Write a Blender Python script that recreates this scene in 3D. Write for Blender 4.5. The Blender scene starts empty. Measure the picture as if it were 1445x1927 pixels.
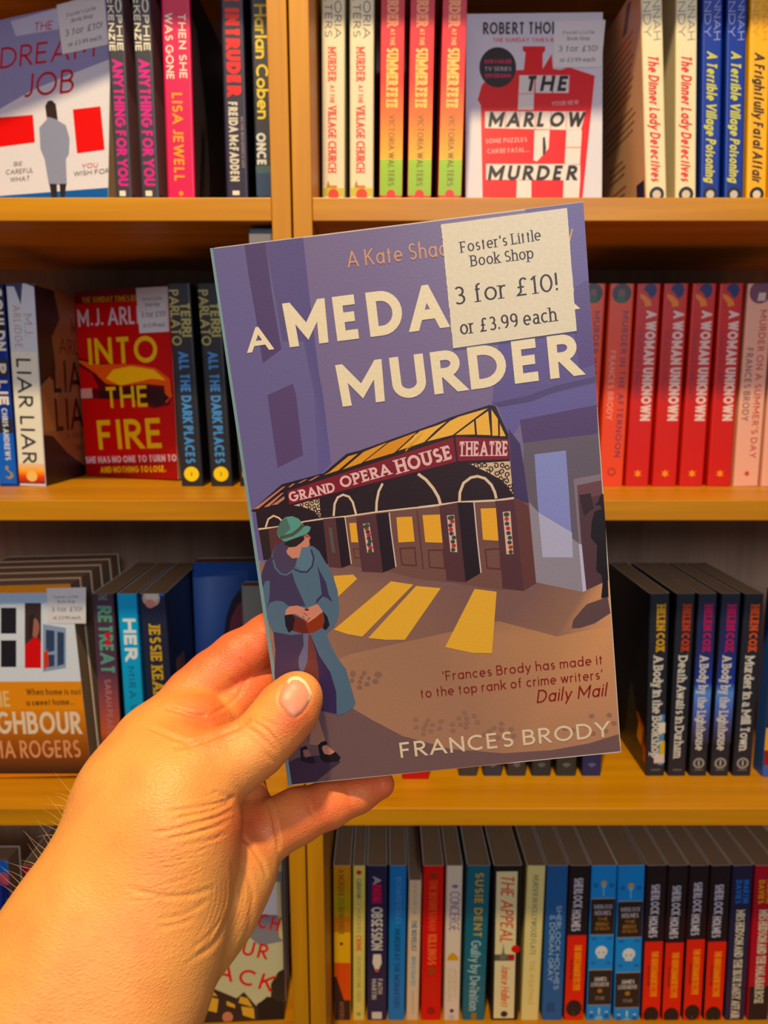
import bpy, math, random
import numpy as np
from mathutils import Vector, Matrix
from mathutils.bvhtree import BVHTree
random.seed(7)
SC = bpy.context.scene
COL = SC.collection

# ------------------------------------------------------------------ camera
FPX, CX, CY = 1285.0, 722.5, 963.5
PITCH = math.radians(10.0)
CAM = Vector((0, 0, 1.45))
FWD = Vector((0, math.cos(PITCH), -math.sin(PITCH)))
UPV = Vector((0, math.sin(PITCH), math.cos(PITCH)))
RGT = Vector((1, 0, 0))
cd = bpy.data.cameras.new('camera')
cam = bpy.data.objects.new('camera', cd)
COL.objects.link(cam)
cam.location = CAM
cam.rotation_euler = (math.radians(90) - PITCH, 0, 0)
cd.sensor_fit = 'VERTICAL'
cd.sensor_height = 36
cd.lens = FPX / 1927 * 36
cd.clip_start = .01
cd.dof.use_dof = True
cd.dof.focus_distance = .250
cd.dof.aperture_fstop = 18.0
SC.camera = cam

# ------------------------------------------------------------------ light
w = bpy.data.worlds.new('shop')
SC.world = w
w.use_nodes = True
w.node_tree.nodes['Background'].inputs[0].default_value = (.86, .88, 1.0, 1)
w.node_tree.nodes['Background'].inputs[1].default_value = .12
def area(name, loc, tgt, size, power, col):
    ld = bpy.data.lights.new(name, 'AREA')
    ld.shape = 'DISK'; ld.size = size; ld.energy = power; ld.color = col
    o = bpy.data.objects.new(name, ld); COL.objects.link(o)
    o.location = loc
    o.rotation_euler = (Vector(tgt) - Vector(loc)).to_track_quat('-Z', 'Y').to_euler()
    return o
area('ceiling_spotlight', (-.12, -.16, 2.78), (0, .5, 1.2), .10, 31.0, (1.0, .77, .40))
area('warm_fill_light', (-.5, -1.5, 2.75), (0, .6, 1.2), .9, 6, (1.0, .83, .62))  # unseen soft warm fill, added behind the camera for the raised cover
area('cool_fill_light', (.6, -2.1, 2.4), (0, .6, 1.35), .8, 28, (.84, .88, 1.0))  # unseen cool fill, added behind the camera to lift the shaded spines
SC.view_settings.view_transform = 'Standard'
SC.view_settings.look = 'None'
SC.view_settings.gamma = 1
SC.view_settings.exposure = 0.0
SC.view_settings.use_curve_mapping = False

# ------------------------------------------------------------------ maths
def ray(px, py):
    return (FWD + RGT * ((px - CX) / FPX) - UPV * ((py - CY) / FPX))
def onplane(px, py, D):
    d = ray(px, py); return CAM + d * (D / d.y)
def atdepth(px, py, dep):
    return CAM + ray(px, py) * dep
def s2l(c):
    c /= 255.
    return c / 12.92 if c <= .04045 else ((c + .055) / 1.055) ** 2.4
GAIN = (1.0, 1.0, 1.0)
def lin(c):
    v = [s2l(k) * g for k, g in zip(c, GAIN)]; L = sum(v) / 3        # inks are a little purer than they photograph
    return tuple(min(.95, max(0., L + (k - L) * 1.15) * .94) for k in v) + (1.,)

# ------------------------------------------------------------------ materials
def mat(name, rough=.5, spec=.5):
    m = bpy.data.materials.new(name); m.use_nodes = True
    nt = m.node_tree; b = nt.nodes['Principled BSDF']
    b.inputs['Roughness'].default_value = rough
    b.inputs['Specular IOR Level'].default_value = spec
    return m, nt, b
def nd(nt, t, **kw):
    n = nt.nodes.new(t)
    for k, v in kw.items(): setattr(n, k, v)
    return n
def print_mat(name, rough, bump, scale):
    m, nt, b = mat(name, rough, .4)
    a = nd(nt, 'ShaderNodeAttribute'); a.attribute_name = 'Col'
    tc = nd(nt, 'ShaderNodeTexCoord')
    n = nd(nt, 'ShaderNodeTexNoise'); n.inputs['Scale'].default_value = scale; n.inputs['Detail'].default_value = 3
    nt.links.new(tc.outputs['Object'], n.inputs['Vector'])
    mr = nd(nt, 'ShaderNodeMapRange'); mr.inputs[1].default_value = .3; mr.inputs[2].default_value = .7
    mr.inputs[3].default_value = .95; mr.inputs[4].default_value = 1.04
    nt.links.new(n.outputs['Fac'], mr.inputs[0])
    mx = nd(nt, 'ShaderNodeVectorMath', operation='SCALE')
    nt.links.new(a.outputs['Color'], mx.inputs[0]); nt.links.new(mr.outputs[0], mx.inputs['Scale'])
    nt.links.new(mx.outputs[0], b.inputs['Base Color'])
    bp = nd(nt, 'ShaderNodeBump'); bp.inputs['Strength'].default_value = bump; bp.inputs['Distance'].default_value = .0002
    nt.links.new(n.outputs['Fac'], bp.inputs['Height']); nt.links.new(bp.outputs[0], b.inputs['Normal'])
    return m
M_PRINT = print_mat('printed_card', .42, .12, 900)
M_COVER = print_mat('laminated_cover', .38, .15, 1800)
def paper_mat(name, col):
    m, nt, b = mat(name, .85, .2)
    tc = nd(nt, 'ShaderNodeTexCoord'); mp = nd(nt, 'ShaderNodeMapping')
    mp.inputs['Scale'].default_value = (2600, 6, 6)
    n = nd(nt, 'ShaderNodeTexNoise'); n.inputs['Scale'].default_value = 1
    nt.links.new(tc.outputs['Object'], mp.inputs[0]); nt.links.new(mp.outputs[0], n.inputs['Vector'])
    cr = nd(nt, 'ShaderNodeValToRGB')
    cr.color_ramp.elements[0].position = .3; cr.color_ramp.elements[1].position = .7
    cr.color_ramp.elements[0].color = tuple(v * .62 for v in col[:3]) + (1,)
    cr.color_ramp.elements[1].color = col
    nt.links.new(n.outputs['Fac'], cr.inputs[0]); nt.links.new(cr.outputs[0], b.inputs['Base Color'])
    return m
M_PAGES = paper_mat('page_edges', lin((158, 130, 102)))
def wood_mat(name, ca, cb, axis, rough=.42):
    m, nt, b = mat(name, rough, .4)
    tc = nd(nt, 'ShaderNodeTexCoord'); mp = nd(nt, 'ShaderNodeMapping')
    s = [90., 90., 90.]; s[axis] = 4.5
    mp.inputs['Scale'].default_value = s
    nt.links.new(tc.outputs['Object'], mp.inputs[0])
    n = nd(nt, 'ShaderNodeTexNoise'); n.inputs['Scale'].default_value = 1; n.inputs['Detail'].default_value = 5
    n.inputs['Distortion'].default_value = .6
    nt.links.new(mp.outputs[0], n.inputs['Vector'])
    n2 = nd(nt, 'ShaderNodeTexNoise'); n2.inputs['Scale'].default_value = .25; n2.inputs['Detail'].default_value = 2
    nt.links.new(mp.outputs[0], n2.inputs['Vector'])
    ad = nd(nt, 'ShaderNodeMath', operation='MULTIPLY_ADD'); ad.inputs[1].default_value = .55
    nt.links.new(n2.outputs['Fac'], ad.inputs[0])
    mu = nd(nt, 'ShaderNodeMath', operation='MULTIPLY'); mu.inputs[1].default_value = .45
    nt.links.new(n.outputs['Fac'], mu.inputs[0]); nt.links.new(mu.outputs[0], ad.inputs[2])
    cr = nd(nt, 'ShaderNodeValToRGB')
    cr.color_ramp.elements[0].position = .34; cr.color_ramp.elements[1].position = .66
    cr.color_ramp.elements[0].color = lin(ca); cr.color_ramp.elements[1].color = lin(cb)
    nt.links.new(ad.outputs[0], cr.inputs[0]); nt.links.new(cr.outputs[0], b.inputs['Base Color'])
    bp = nd(nt, 'ShaderNodeBump'); bp.inputs['Strength'].default_value = .15; bp.inputs['Distance'].default_value = .0006
    nt.links.new(n.outputs['Fac'], bp.inputs['Height']); nt.links.new(bp.outputs[0], b.inputs['Normal'])
    return m
M_OAKX = wood_mat('oak_along_shelf', (176, 116, 24), (204, 144, 38), 0)
M_OAKZ = wood_mat('oak_upright', (176, 116, 24), (204, 144, 38), 2)
M_BACK = wood_mat('dark_walnut_back', (136, 112, 94), (164, 138, 118), 2, .6)
def plain(name, c, rough=.6, metal=0.):
    m, nt, b = mat(name, rough)
    n = nd(nt, 'ShaderNodeTexNoise'); n.inputs['Scale'].default_value = 40
    cr = nd(nt, 'ShaderNodeValToRGB')
    cr.color_ramp.elements[0].color = tuple(v * .88 for v in lin(c)[:3]) + (1,); cr.color_ramp.elements[1].color = lin(c)
    nt.links.new(n.outputs['Fac'], cr.inputs[0]); nt.links.new(cr.outputs[0], b.inputs['Base Color'])
    b.inputs['Metallic'].default_value = metal
    return m

# ------------------------------------------------------------------ object helpers
def link(name, me, parent=None, loc=None):
    o = bpy.data.objects.new(name, me); COL.objects.link(o)
    if parent: o.parent = parent
    if loc is not None: o.location = loc
    return o
def tag(o, label, cat, group=None, kind=None):
    o['label'] = label
    if cat: o['category'] = cat
    if group: o['group'] = group
    if kind: o['kind'] = kind
    return o
BOXF = [(0, 3, 2, 1), (4, 5, 6, 7), (0, 1, 5, 4), (1, 2, 6, 5), (2, 3, 7, 6), (3, 0, 4, 7)]
def boxv(a, b):
    (x0, y0, z0), (x1, y1, z1) = a, b
    return [(x0, y0, z0), (x1, y0, z0), (x1, y1, z0), (x0, y1, z0), (x0, y0, z1), (x1, y0, z1), (x1, y1, z1), (x0, y1, z1)]
def box(name, a, b, m, parent=None, bevel=0):
    me = bpy.data.meshes.new(name)
    me.from_pydata(boxv(a, b), [], BOXF); me.materials.append(m)
    if bevel:
        import bmesh
        bm = bmesh.new(); bm.from_mesh(me)
        bmesh.ops.bevel(bm, geom=bm.edges[:] , offset=bevel, segments=2, affect='EDGES', profile=.5)
        bm.to_mesh(me); bm.free()
        me.polygons.foreach_set('use_smooth', [False] * len(me.polygons))
    return link(name, me, parent)

# ------------------------------------------------------------------ stroke font
def arc(cx, cy, rx, ry, a0, a1):
    n = max(3, int(abs(a1 - a0) / 15) + 1)
    return [(cx + rx * math.cos(math.radians(a0 + (a1 - a0) * i / n)), cy + ry * math.sin(math.radians(a0 + (a1 - a0) * i / n))) for i in range(n + 1)]
XH = .64
def bowl(cx=.27, rx=.27): return arc(cx, XH / 2, rx, XH / 2, 0, 360)
G = {
'A': (.8, [[(0, 0), (.4, 1), (.8, 0)], [(.15, .3), (.65, .3)]]),
'B': (.56, [[(0, 0), (0, 1)], [(0, 1)] + arc(.26, .765, .24, .235, 90, -90) + [(0, .53)], [(0, .53)] + arc(.29, .265, .27, .265, 90, -90) + [(0, 0)]]),
'C': (.74, [arc(.45, .5, .45, .5, 50, 310)]),
'D': (.72, [[(0, 0), (0, 1)], [(0, 1)] + arc(.24, .5, .48, .5, 90, -90) + [(0, 0)]]),
'E': (.5, [[(0, 0), (0, 1)], [(0, 1), (.5, 1)], [(0, .52), (.45, .52)], [(0, 0), (.5, 0)]]),
'F': (.48, [[(0, 0), (0, 1)], [(0, 1), (.48, 1)], [(0, .5), (.42, .5)]]),
'G': (.88, [arc(.45, .5, .45, .5, 48, 360) + [(.5, .5)]]),
'H': (.68, [[(0, 0), (0, 1)], [(.68, 0), (.68, 1)], [(0, .52), (.68, .52)]]),
'I': (.0, [[(0, 0), (0, 1)]]),
'J': (.34, [[(.34, 1), (.34, .25)] + arc(.12, .25, .22, .25, 0, -120)]),
'K': (.6, [[(0, 0), (0, 1)], [(.56, 1), (.03, .45)], [(.2, .6), (.6, 0)]]),
'L': (.44, [[(0, 0), (0, 1)], [(0, 0), (.44, 0)]]),
'M': (1.0, [[(.06, 0), (.02, 1), (.5, .26), (.98, 1), (.94, 0)]]),
'N': (.68, [[(0, 0), (0, 1), (.68, 0), (.68, 1)]]),
'O': (.92, [arc(.46, .5, .46, .5, 0, 360)]),
'P': (.5, [[(0, 0), (0, 1)], [(0, 1)] + arc(.24, .74, .26, .26, 90, -90) + [(0, .48)]]),
'Q': (.92, [arc(.46, .5, .46, .5, 0, 360), [(.55, .3), (.9, 0)]]),
'R': (.54, [[(0, 0), (0, 1)], [(0, 1)] + arc(.24, .74, .26, .26, 90, -90) + [(0, .48)], [(.2, .48), (.54, 0)]]),
'S': (.52, [arc(.27, .745, .22, .255, 35, 262) + arc(.27, .245, .25, .245, 82, -145)]),
'T': (.58, [[(0, 1), (.58, 1)], [(.29, 0), (.29, 1)]]),
'U': (.64, [[(0, 1)] + arc(.32, .32, .32, .32, 180, 360) + [(.64, 1)]]),
'V': (.74, [[(0, 1), (.37, 0), (.74, 1)]]),
'W': (1.08, [[(0, 1), (.27, 0), (.54, 1), (.81, 0), (1.08, 1)]]),
'X': (.66, [[(0, 0), (.62, 1)], [(.04, 1), (.66, 0)]]),
'Y': (.66, [[(0, 1), (.33, .45), (.66, 1)], [(.33, 0), (.33, .45)]]),
'Z': (.58, [[(.02, 1), (.56, 1), (0, 0), (.58, 0)]]),
'a': (.54, [bowl(), [(.54, 0), (.54, XH)]]),
'b': (.54, [bowl(), [(0, 0), (0, 1.05)]]),
'c': (.46, [arc(.27, XH / 2, .27, XH / 2, 50, 310)]),
'd': (.54, [bowl(), [(.54, 0), (.54, 1.05)]]),
'e': (.54, [[(.02, XH / 2)] + arc(.27, XH / 2, .27, XH / 2, 0, 310)]),
'f': (.28, [[(.1, 0), (.1, .82)] + arc(.26, .84, .16, .2, 180, 80), [(0, XH), (.26, XH)]]),
'g': (.54, [bowl(), [(.54, XH), (.54, -.06)] + arc(.29, -.06, .25, .22, 0, -150)]),
'h': (.46, [[(0, 0), (0, 1.05)], arc(.23, XH - .23, .23, .23, 180, 0) + [(.46, 0)]]),
'i': (.0, [[(0, 0), (0, XH)], [(0, .84), (0, .96)]]),
'j': (.12, [[(.1, XH), (.1, -.1)] + arc(0, -.1, .1, .15, 0, -90), [(.1, .84), (.1, .96)]]),
'k': (.46, [[(0, 0), (0, 1.05)], [(.42, XH), (.03, .28)], [(.15, .4), (.46, 0)]]),
'l': (.0, [[(0, 0), (0, 1.05)]]),
'm': (.76, [[(0, 0), (0, XH)], arc(.19, XH - .2, .19, .2, 180, 0) + [(.38, 0)], arc(.57, XH - .2, .19, .2, 180, 0) + [(.76, 0)]]),
'n': (.46, [[(0, 0), (0, XH)], arc(.23, XH - .23, .23, .23, 180, 0) + [(.46, 0)]]),
'o': (.56, [bowl(.28, .28)]),
'p': (.54, [bowl(), [(0, -.3), (0, XH)]]),
'q': (.54, [bowl(), [(.54, -.3), (.54, XH)]]),
'r': (.26, [[(0, 0), (0, XH)], arc(.2, XH - .22, .2, .22, 175, 65)]),
's': (.36, [arc(.19, XH * .74, .15, XH * .26, 35, 262) + arc(.18, XH * .25, .17, XH * .25, 82, -145)]),
't': (.28, [[(.12, 0), (.12, .9)], [(0, XH), (.27, XH)]]),
'u': (.46, [[(0, XH)] + arc(.23, .23, .23, .23, 180, 360), [(.46, 0), (.46, XH)]]),
'v': (.48, [[(0, XH), (.24, 0), (.48, XH)]]),
'w': (.74, [[(0, XH), (.185, 0), (.37, XH), (.555, 0), (.74, XH)]]),
'x': (.46, [[(0, 0), (.44, XH)], [(.02, XH), (.46, 0)]]),
'y': (.5, [[(0, XH), (.25, 0)], [(.5, XH), (.13, -.3)]]),
'z': (.42, [[(.02, XH), (.4, XH), (0, 0), (.42, 0)]]),
'0': (.56, [arc(.28, .5, .28, .5, 0, 360)]),
'1': (.26, [[(0, .82), (.18, 1)], [(.18, 0), (.18, 1)]]),
'2': (.5, [arc(.25, .74, .23, .26, 160, -35) + [(0, 0), (.5, 0)]]),
'3': (.5, [arc(.23, .755, .21, .245, 140, -85) + [(.2, .51)], [(.2, .51)] + arc(.23, .26, .25, .26, 85, -140)]),
'9': (.52, [arc(.26, .7, .25, .3, 0, 360), [(.51, .7)] + arc(.2, .42, .31, .42, 15, -85)]),
'!': (.0, [[(0, .3), (0, 1)], [(0, 0), (0, .1)]]),
'.': (.0, [[(0, 0), (0, .1)]]),
',': (.06, [[(.08, .1), (0, -.12)]]),
"'": (.02, [[(0, .74), (.03, 1)]]),
'-': (.3, [[(0, .42), (.3, .42)]]),
'&': (.6, [arc(.28, .8, .16, .2, -60, 240) + [(.6, 0)], arc(.25, .27, .25, .27, 130, 330) + [(.56, .4)]]),
'#': (.56, [arc(.4, .78, .17, .22, 30, 180) + [(.23, .2), (.05, 0), (.52, 0)], [(.06, .48), (.42, .48)]]),   # pound sign
'?': (.44, [arc(.22, .76, .22, .24, 160, -60) + [(.22, .3)], [(.22, 0), (.22, .1)]]),
}
# two-storey serif 'a'
SA = (.46, [arc(.22, .46, .2, .18, 150, 0) + [(.42, 0)], arc(.2, .17, .19, .18, 80, 300) + [(.42, .12)], [(.42, .38), (.2, .36)]])
def clipy(poly, lo, hi):
    for s, lim in ((1, lo), (-1, -hi)):
        out = []
        for i in range(len(poly)):
            a, b = poly[i - 1], poly[i]
            fa, fb = s * a[1] - lim, s * b[1] - lim
            if (fa >= 0) != (fb >= 0):
                t = fa / (fa - fb); out.append((a[0] + (b[0] - a[0]) * t, a[1] + (b[1] - a[1]) * t))
            if fb >= 0: out.append(b)
        poly = out
        if len(poly) < 3: return None
    return poly
def ribbon(pts, hv, hh, ext0=0, ext1=0, clip=None):
    """quads along a polyline; hv = half width of upright strokes, hh = of level strokes"""
    P = [p for i, p in enumerate(pts) if i == 0 or (abs(p[0] - pts[i - 1][0]) + abs(p[1] - pts[i - 1][1])) > 1e-6]
    if len(P) < 2: return []
    closed = abs(P[0][0] - P[-1][0]) + abs(P[0][1] - P[-1][1]) < 1e-5
    def unit(a, b):
        dx, dy = b[0] - a[0], b[1] - a[1]; L = math.hypot(dx, dy); return dx / L, dy / L
    if ext0:
        u = unit(P[0], P[1]); P[0] = (P[0][0] - u[0] * ext0, P[0][1] - u[1] * ext0)
    if ext1:
        u = unit(P[-2], P[-1]); P[-1] = (P[-1][0] + u[0] * ext1, P[-1][1] + u[1] * ext1)
    n = len(P); segs = [unit(P[i], P[i + 1]) for i in range(n - 1)]
    hw = [math.hypot(hh * s[0], hv * s[1]) for s in segs]
    L, R = [], []
    for i in range(n):
        if 0 < i < n - 1 or closed:
            a = segs[i - 1] if i > 0 else segs[-1]; b = segs[i] if i < n - 1 else segs[0]
            ha = (hw[i - 1] + hw[i % (n - 1)]) / 2 if i > 0 else (hw[-1] + hw[0]) / 2
            nx, ny = -(a[1] + b[1]), a[0] + b[0]; Ln = math.hypot(nx, ny)
            if Ln < 1e-4: nx, ny, k = -a[1], a[0], 1
            else:
                nx /= Ln; ny /= Ln; k = 1 / max(.22, nx * -a[1] + ny * a[0])
            ox, oy = nx * ha * k, ny * ha * k
        else:
            s = segs[0] if i == 0 else segs[-1]; h = hw[0] if i == 0 else hw[-1]
            ox, oy = -s[1] * h, s[0] * h
        L.append((P[i][0] + ox, P[i][1] + oy)); R.append((P[i][0] - ox, P[i][1] - oy))
    out = []
    for i in range(n - 1):
        q = [R[i], R[i + 1], L[i + 1], L[i]]
        if clip: q = clipy(q, *clip)
        if q: out.append(q)
    return out
def layout(s, wt=.16, serif=False, contrast=1., gap=.16, xs=1.):
    """list of polygons (cap height 1), total width"""
    hv = wt / 2; hh = wt / 2 * contrast; X = 0; polys = []
    for ch in s:
        if ch == ' ': X += .34 * xs; continue
        if serif and ch == 'a': gw, st = SA
        elif ch in G: gw, st = G[ch]
        else: continue
        gx = X + hv
        for stroke in st:
            if serif and ch.islower(): stroke = [(x, y * 1.13 if 0 <= y <= XH else (XH * 1.13 + (y - XH) * (1.05 - XH * 1.13) / (1.05 - XH) if y > 0 else y)) for x, y in stroke]
            pts = [(gx + x * xs, hh + y * (1 - 2 * hh)) for x, y in stroke]
            ys = [p[1] for p in stroke]; lo, hi = min(ys), max(ys)
            e0 = e1 = 0
            def isb(v): return any(abs(v - q) < 1e-6 for q in (0, 1, XH, XH * 1.13, 1.05, -.3, .1, .84, .96))
            if abs(stroke[0][1] - stroke[1][1]) > abs(stroke[0][0] - stroke[1][0]) * .3 and isb(stroke[0][1]) and len(stroke) < 40 and (stroke[0][1] in (lo, hi)): e0 = wt * 1.2
            if abs(stroke[-1][1] - stroke[-2][1]) > abs(stroke[-1][0] - stroke[-2][0]) * .3 and isb(stroke[-1][1]) and (stroke[-1][1] in (lo, hi)): e1 = wt * 1.2
            if len(stroke) > 6 and abs(stroke[0][0] - stroke[-1][0]) < 1e-6 and abs(stroke[0][1] - stroke[-1][1]) < 1e-6: e0 = e1 = 0
            c = (hh + lo * (1 - 2 * hh) - hh, hh + hi * (1 - 2 * hh) + hh)
            if ch in ('.', '!', 'i', 'j', '?') and hi - lo < .15:
                cx0, cy0 = pts[0][0], (pts[0][1] + pts[1][1]) / 2; r = max(hv * 1.15, .05)
                polys.append([(cx0 + r * math.cos(t * math.pi / 4), max(cy0, r) + r * math.sin(t * math.pi / 4)) for t in range(8)]); continue
            polys += ribbon(pts, hv, hh, e0, e1, c)
            if serif:
                for (p, q) in ((0, 1), (-1, -2)):
                    a, b = stroke[p], stroke[q]
                    if abs(a[1] - b[1]) > abs(a[0] - b[0]) * 1.2 and isb(a[1]) and a[1] in (lo, hi) and ch not in "t,'!?£j0#931" or (ch == '1' and a[1] == 0):
                        top = a[1] > b[1]
                        wl, wr = .13, .13
                        if top and (abs(a[1] - XH) < 1e-6 or abs(a[1] - XH * 1.13) < 1e-6): wr = 0
                        if top and abs(a[1] - 1.05) < 1e-6: wr = 0
                        if ch in 'adu' and not top and a[0] > .3: wl = 0
                        y = pts[p][1] + (hh if top else -hh)
                        y0, y1 = (y - wt * .42, y) if top else (y, y + wt * .42)
                        x = pts[p][0]
                        polys.append([(x - hv - wl * (wl > 0), y0), (x + hv + wr, y0), (x + hv + wr, y1), (x - hv - wl, y1)])
                if ch in 'FETL':
                    xx = pts[-1][0] if abs(stroke[0][1] - stroke[-1][1]) < 1e-6 else None
                    if xx and abs(stroke[0][1] - stroke[-1][1]) < 1e-6:
                        y = pts[-1][1]; d = -1 if stroke[0][1] > .9 else 1
                        ends = [xx] + ([pts[0][0]] if ch == 'T' else [])
                        if stroke[0][1] in (0, 1):
                            for e in ends:
                                polys.append([(e - wt * .2, min(y, y + d * .2)), (e + wt * .2, min(y, y + d * .2)), (e + wt * .2, max(y, y + d * .2)), (e - wt * .2, max(y, y + d * .2))])
        X += gw * xs + wt + gap * xs
    return polys, max(.01, X - gap * xs)

# ------------------------------------------------------------------ prints lying on a flat face of a thing
def cliprect(P, C, W, H):
    for ax, sg, lim in ((0, 1, 1e-5), (0, -1, -(W - 1e-5)), (1, 1, 1e-5), (1, -1, -(H - 1e-5))):
        oP, oC = [], []
        for i in range(len(P)):
            a, b, ca, cb = P[i - 1], P[i], C[i - 1], C[i]; fa, fb = sg * a[ax] - lim, sg * b[ax] - lim
            if (fa >= 0) != (fb >= 0):
                t = fa / (fa - fb); oP.append((a[0] + (b[0] - a[0]) * t, a[1] + (b[1] - a[1]) * t)); oC.append(tuple(u + (v - u) * t for u, v in zip(ca, cb)))
            if fb >= 0: oP.append(b); oC.append(cb)
        P, C = oP, oC
        if len(P) < 3: return [], []
    return P, C
class Print:
    """flat coloured shapes on the plane (O,u,v,n) in the local space of `parent`; every new layer lies a hair higher"""
    STEP = 6e-6; W = H = None; hom = None
    def __init__(s, M, O, u, v, n, step=None, z0=None):
        s.M = M; s.Mi = M.inverted(); s.O, s.u, s.v, s.n = Vector(O), Vector(u), Vector(v), Vector(n)
        s.step = step or s.STEP; s.z = z0 if z0 is not None else s.step * 3
        s.V, s.F, s.C = [], [], []
    def px(s, x, y):
        o = s.Mi @ CAM; d = (s.Mi.to_3x3() @ ray(x, y))
        if s.hom is not None:
            q = s.hom @ np.array((x, y, 1.)); return (float(q[0] / q[2]), float(q[1] / q[2]))
        t = (s.O - o).dot(s.n) / d.dot(s.n); p = o + d * t - s.O
        return (p.dot(s.u), p.dot(s.v))
    def add(s, uv, c, z=None):
        if len(uv) < 3: return
        A = sum(uv[i - 1][0] * uv[i][1] - uv[i][0] * uv[i - 1][1] for i in range(len(uv)))
        cs = list(c) if isinstance(c[0], (tuple, list)) else [c] * len(uv)
        if s.W:
            uv, cs = cliprect(list(uv), cs, s.W, s.H)
            if len(uv) < 3: return
        if A * s.u.cross(s.v).dot(s.n) < 0: uv = uv[::-1]; cs = cs[::-1]
        k = len(s.V); zz = s.z if z is None else z
        s.V += [tuple(s.O + s.u * a + s.v * b + s.n * zz) for a, b in uv]
        s.F.append(tuple(range(k, k + len(uv)))); s.C += [lin(q) for q in cs]
    def up(s): s.z += s.step
    def uv(s, pts, c): s.up(); s.add(pts, c)
    def poly(s, pts, c, crop=None):
        s.up()
        if crop: pts = [(crop[0] + x / crop[2], crop[1] + y / crop[2]) for x, y in pts]
        s.add([s.px(x, y) for x, y in pts], c)
    def polys(s, L, c, crop=None):
        s.up()
        for pts in L:
            if crop: pts = [(crop[0] + x / crop[2], crop[1] + y / crop[2]) for x, y in pts]
            s.add([s.px(x, y) for x, y in pts], c)
    def ell(s, cx, cy, rx, ry, c, crop=None, n=14, bump=True):
        if bump: s.up()
        pts = [(cx + rx * math.cos(2 * math.pi * i / n), cy + ry * math.sin(2 * math.pi * i / n)) for i in range(n)]
        if crop: pts = [(crop[0] + x / crop[2], crop[1] + y / crop[2]) for x, y in pts]
        s.add([s.px(x, y) for x, y in pts], c)
    def line(s, pts, wpx, c, crop=None):
        s.up()
        if crop: pts = [(crop[0] + x / crop[2], crop[1] + y / crop[2]) for x, y in pts]; wpx = wpx / crop[2]
        q = [s.px(x, y) for x, y in pts]
        a, b = s.px(pts[0][0], pts[0][1]), s.px(pts[0][0] + 10, pts[0][1])
        h = math.hypot(a[0] - b[0], a[1] - b[1]) / 10 * wpx / 2
        for k in ribbon(q, h, h): s.add(k, c)
    def text(s, st, a, b, cap, c, wt=.16, serif=False, contrast=1., shear=0., gap=.16):
        """a, b: photo pixels of the baseline's two ends; cap: cap height in pixels"""
        A, B = Vector(s.px(*a)), Vector(s.px(*b))
        r = (B - A); W = r.length; r /= W; upv = Vector((-r.y, r.x))
        dx, dy = (b[0] - a[0]), (b[1] - a[1]); L = math.hypot(dx, dy)
        m = ((a[0] + b[0]) / 2, (a[1] + b[1]) / 2)
        T = Vector(s.px(m[0] + dy / L * cap, m[1] - dx / L * cap)); H = abs((T - Vector(s.px(*m))).dot(upv))
        s._txt(st, A, r, upv, W, H, c, wt, serif, contrast, shear, gap)
    def _txt(s, st, A, r, upv, W, H, c, wt, serif, contrast, shear, gap):
        p0, w0 = layout(st, wt, serif, contrast, gap, 1.)
        p1, w1 = layout(st, wt, serif, contrast, gap, 2.)
        xs = 1. + (W / H - w0) / max(.01, (w1 - w0)); xs = max(.72, xs)
        P, tw = layout(st, wt, serif, contrast, gap, xs)
        k = W / H / tw
        s.up(); z = s.z
        for i, q in enumerate(P):
            zz = z + (i % 9) * s.step * .3
            s.add([tuple(A + r * ((x * k + y * shear) * H) + upv * (y * H)) for x, y in q], c, zz)
        s.z += s.step * 2.7
    def vtext(s, st, v0, v1, uc, H, c, wt=.2, shear=0., gap=.16, serif=False):
        """text running down a spine from height v0 to v1, centred across at uc, cap height H"""
        s._txt(st, Vector((uc - H / 2, v0)), Vector((0, -1)), Vector((1, 0)), v0 - v1, H, c, wt, serif, 1., shear, gap)
    def build(s, name, parent, m=None, label=None):
        if not s.F: return None
        me = bpy.data.meshes.new(name); me.from_pydata(s.V, [], s.F)
        at = me.color_attributes.new('Col', 'FLOAT_COLOR', 'POINT')
        at.data.foreach_set('color', np.array(s.C, dtype=np.float32).ravel())
        me.materials.append(m or M_PRINT)
        o = link(name, me, parent)
        if label: o['label'] = label
        s.V, s.F, s.C = [], [], []
        return o

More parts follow.
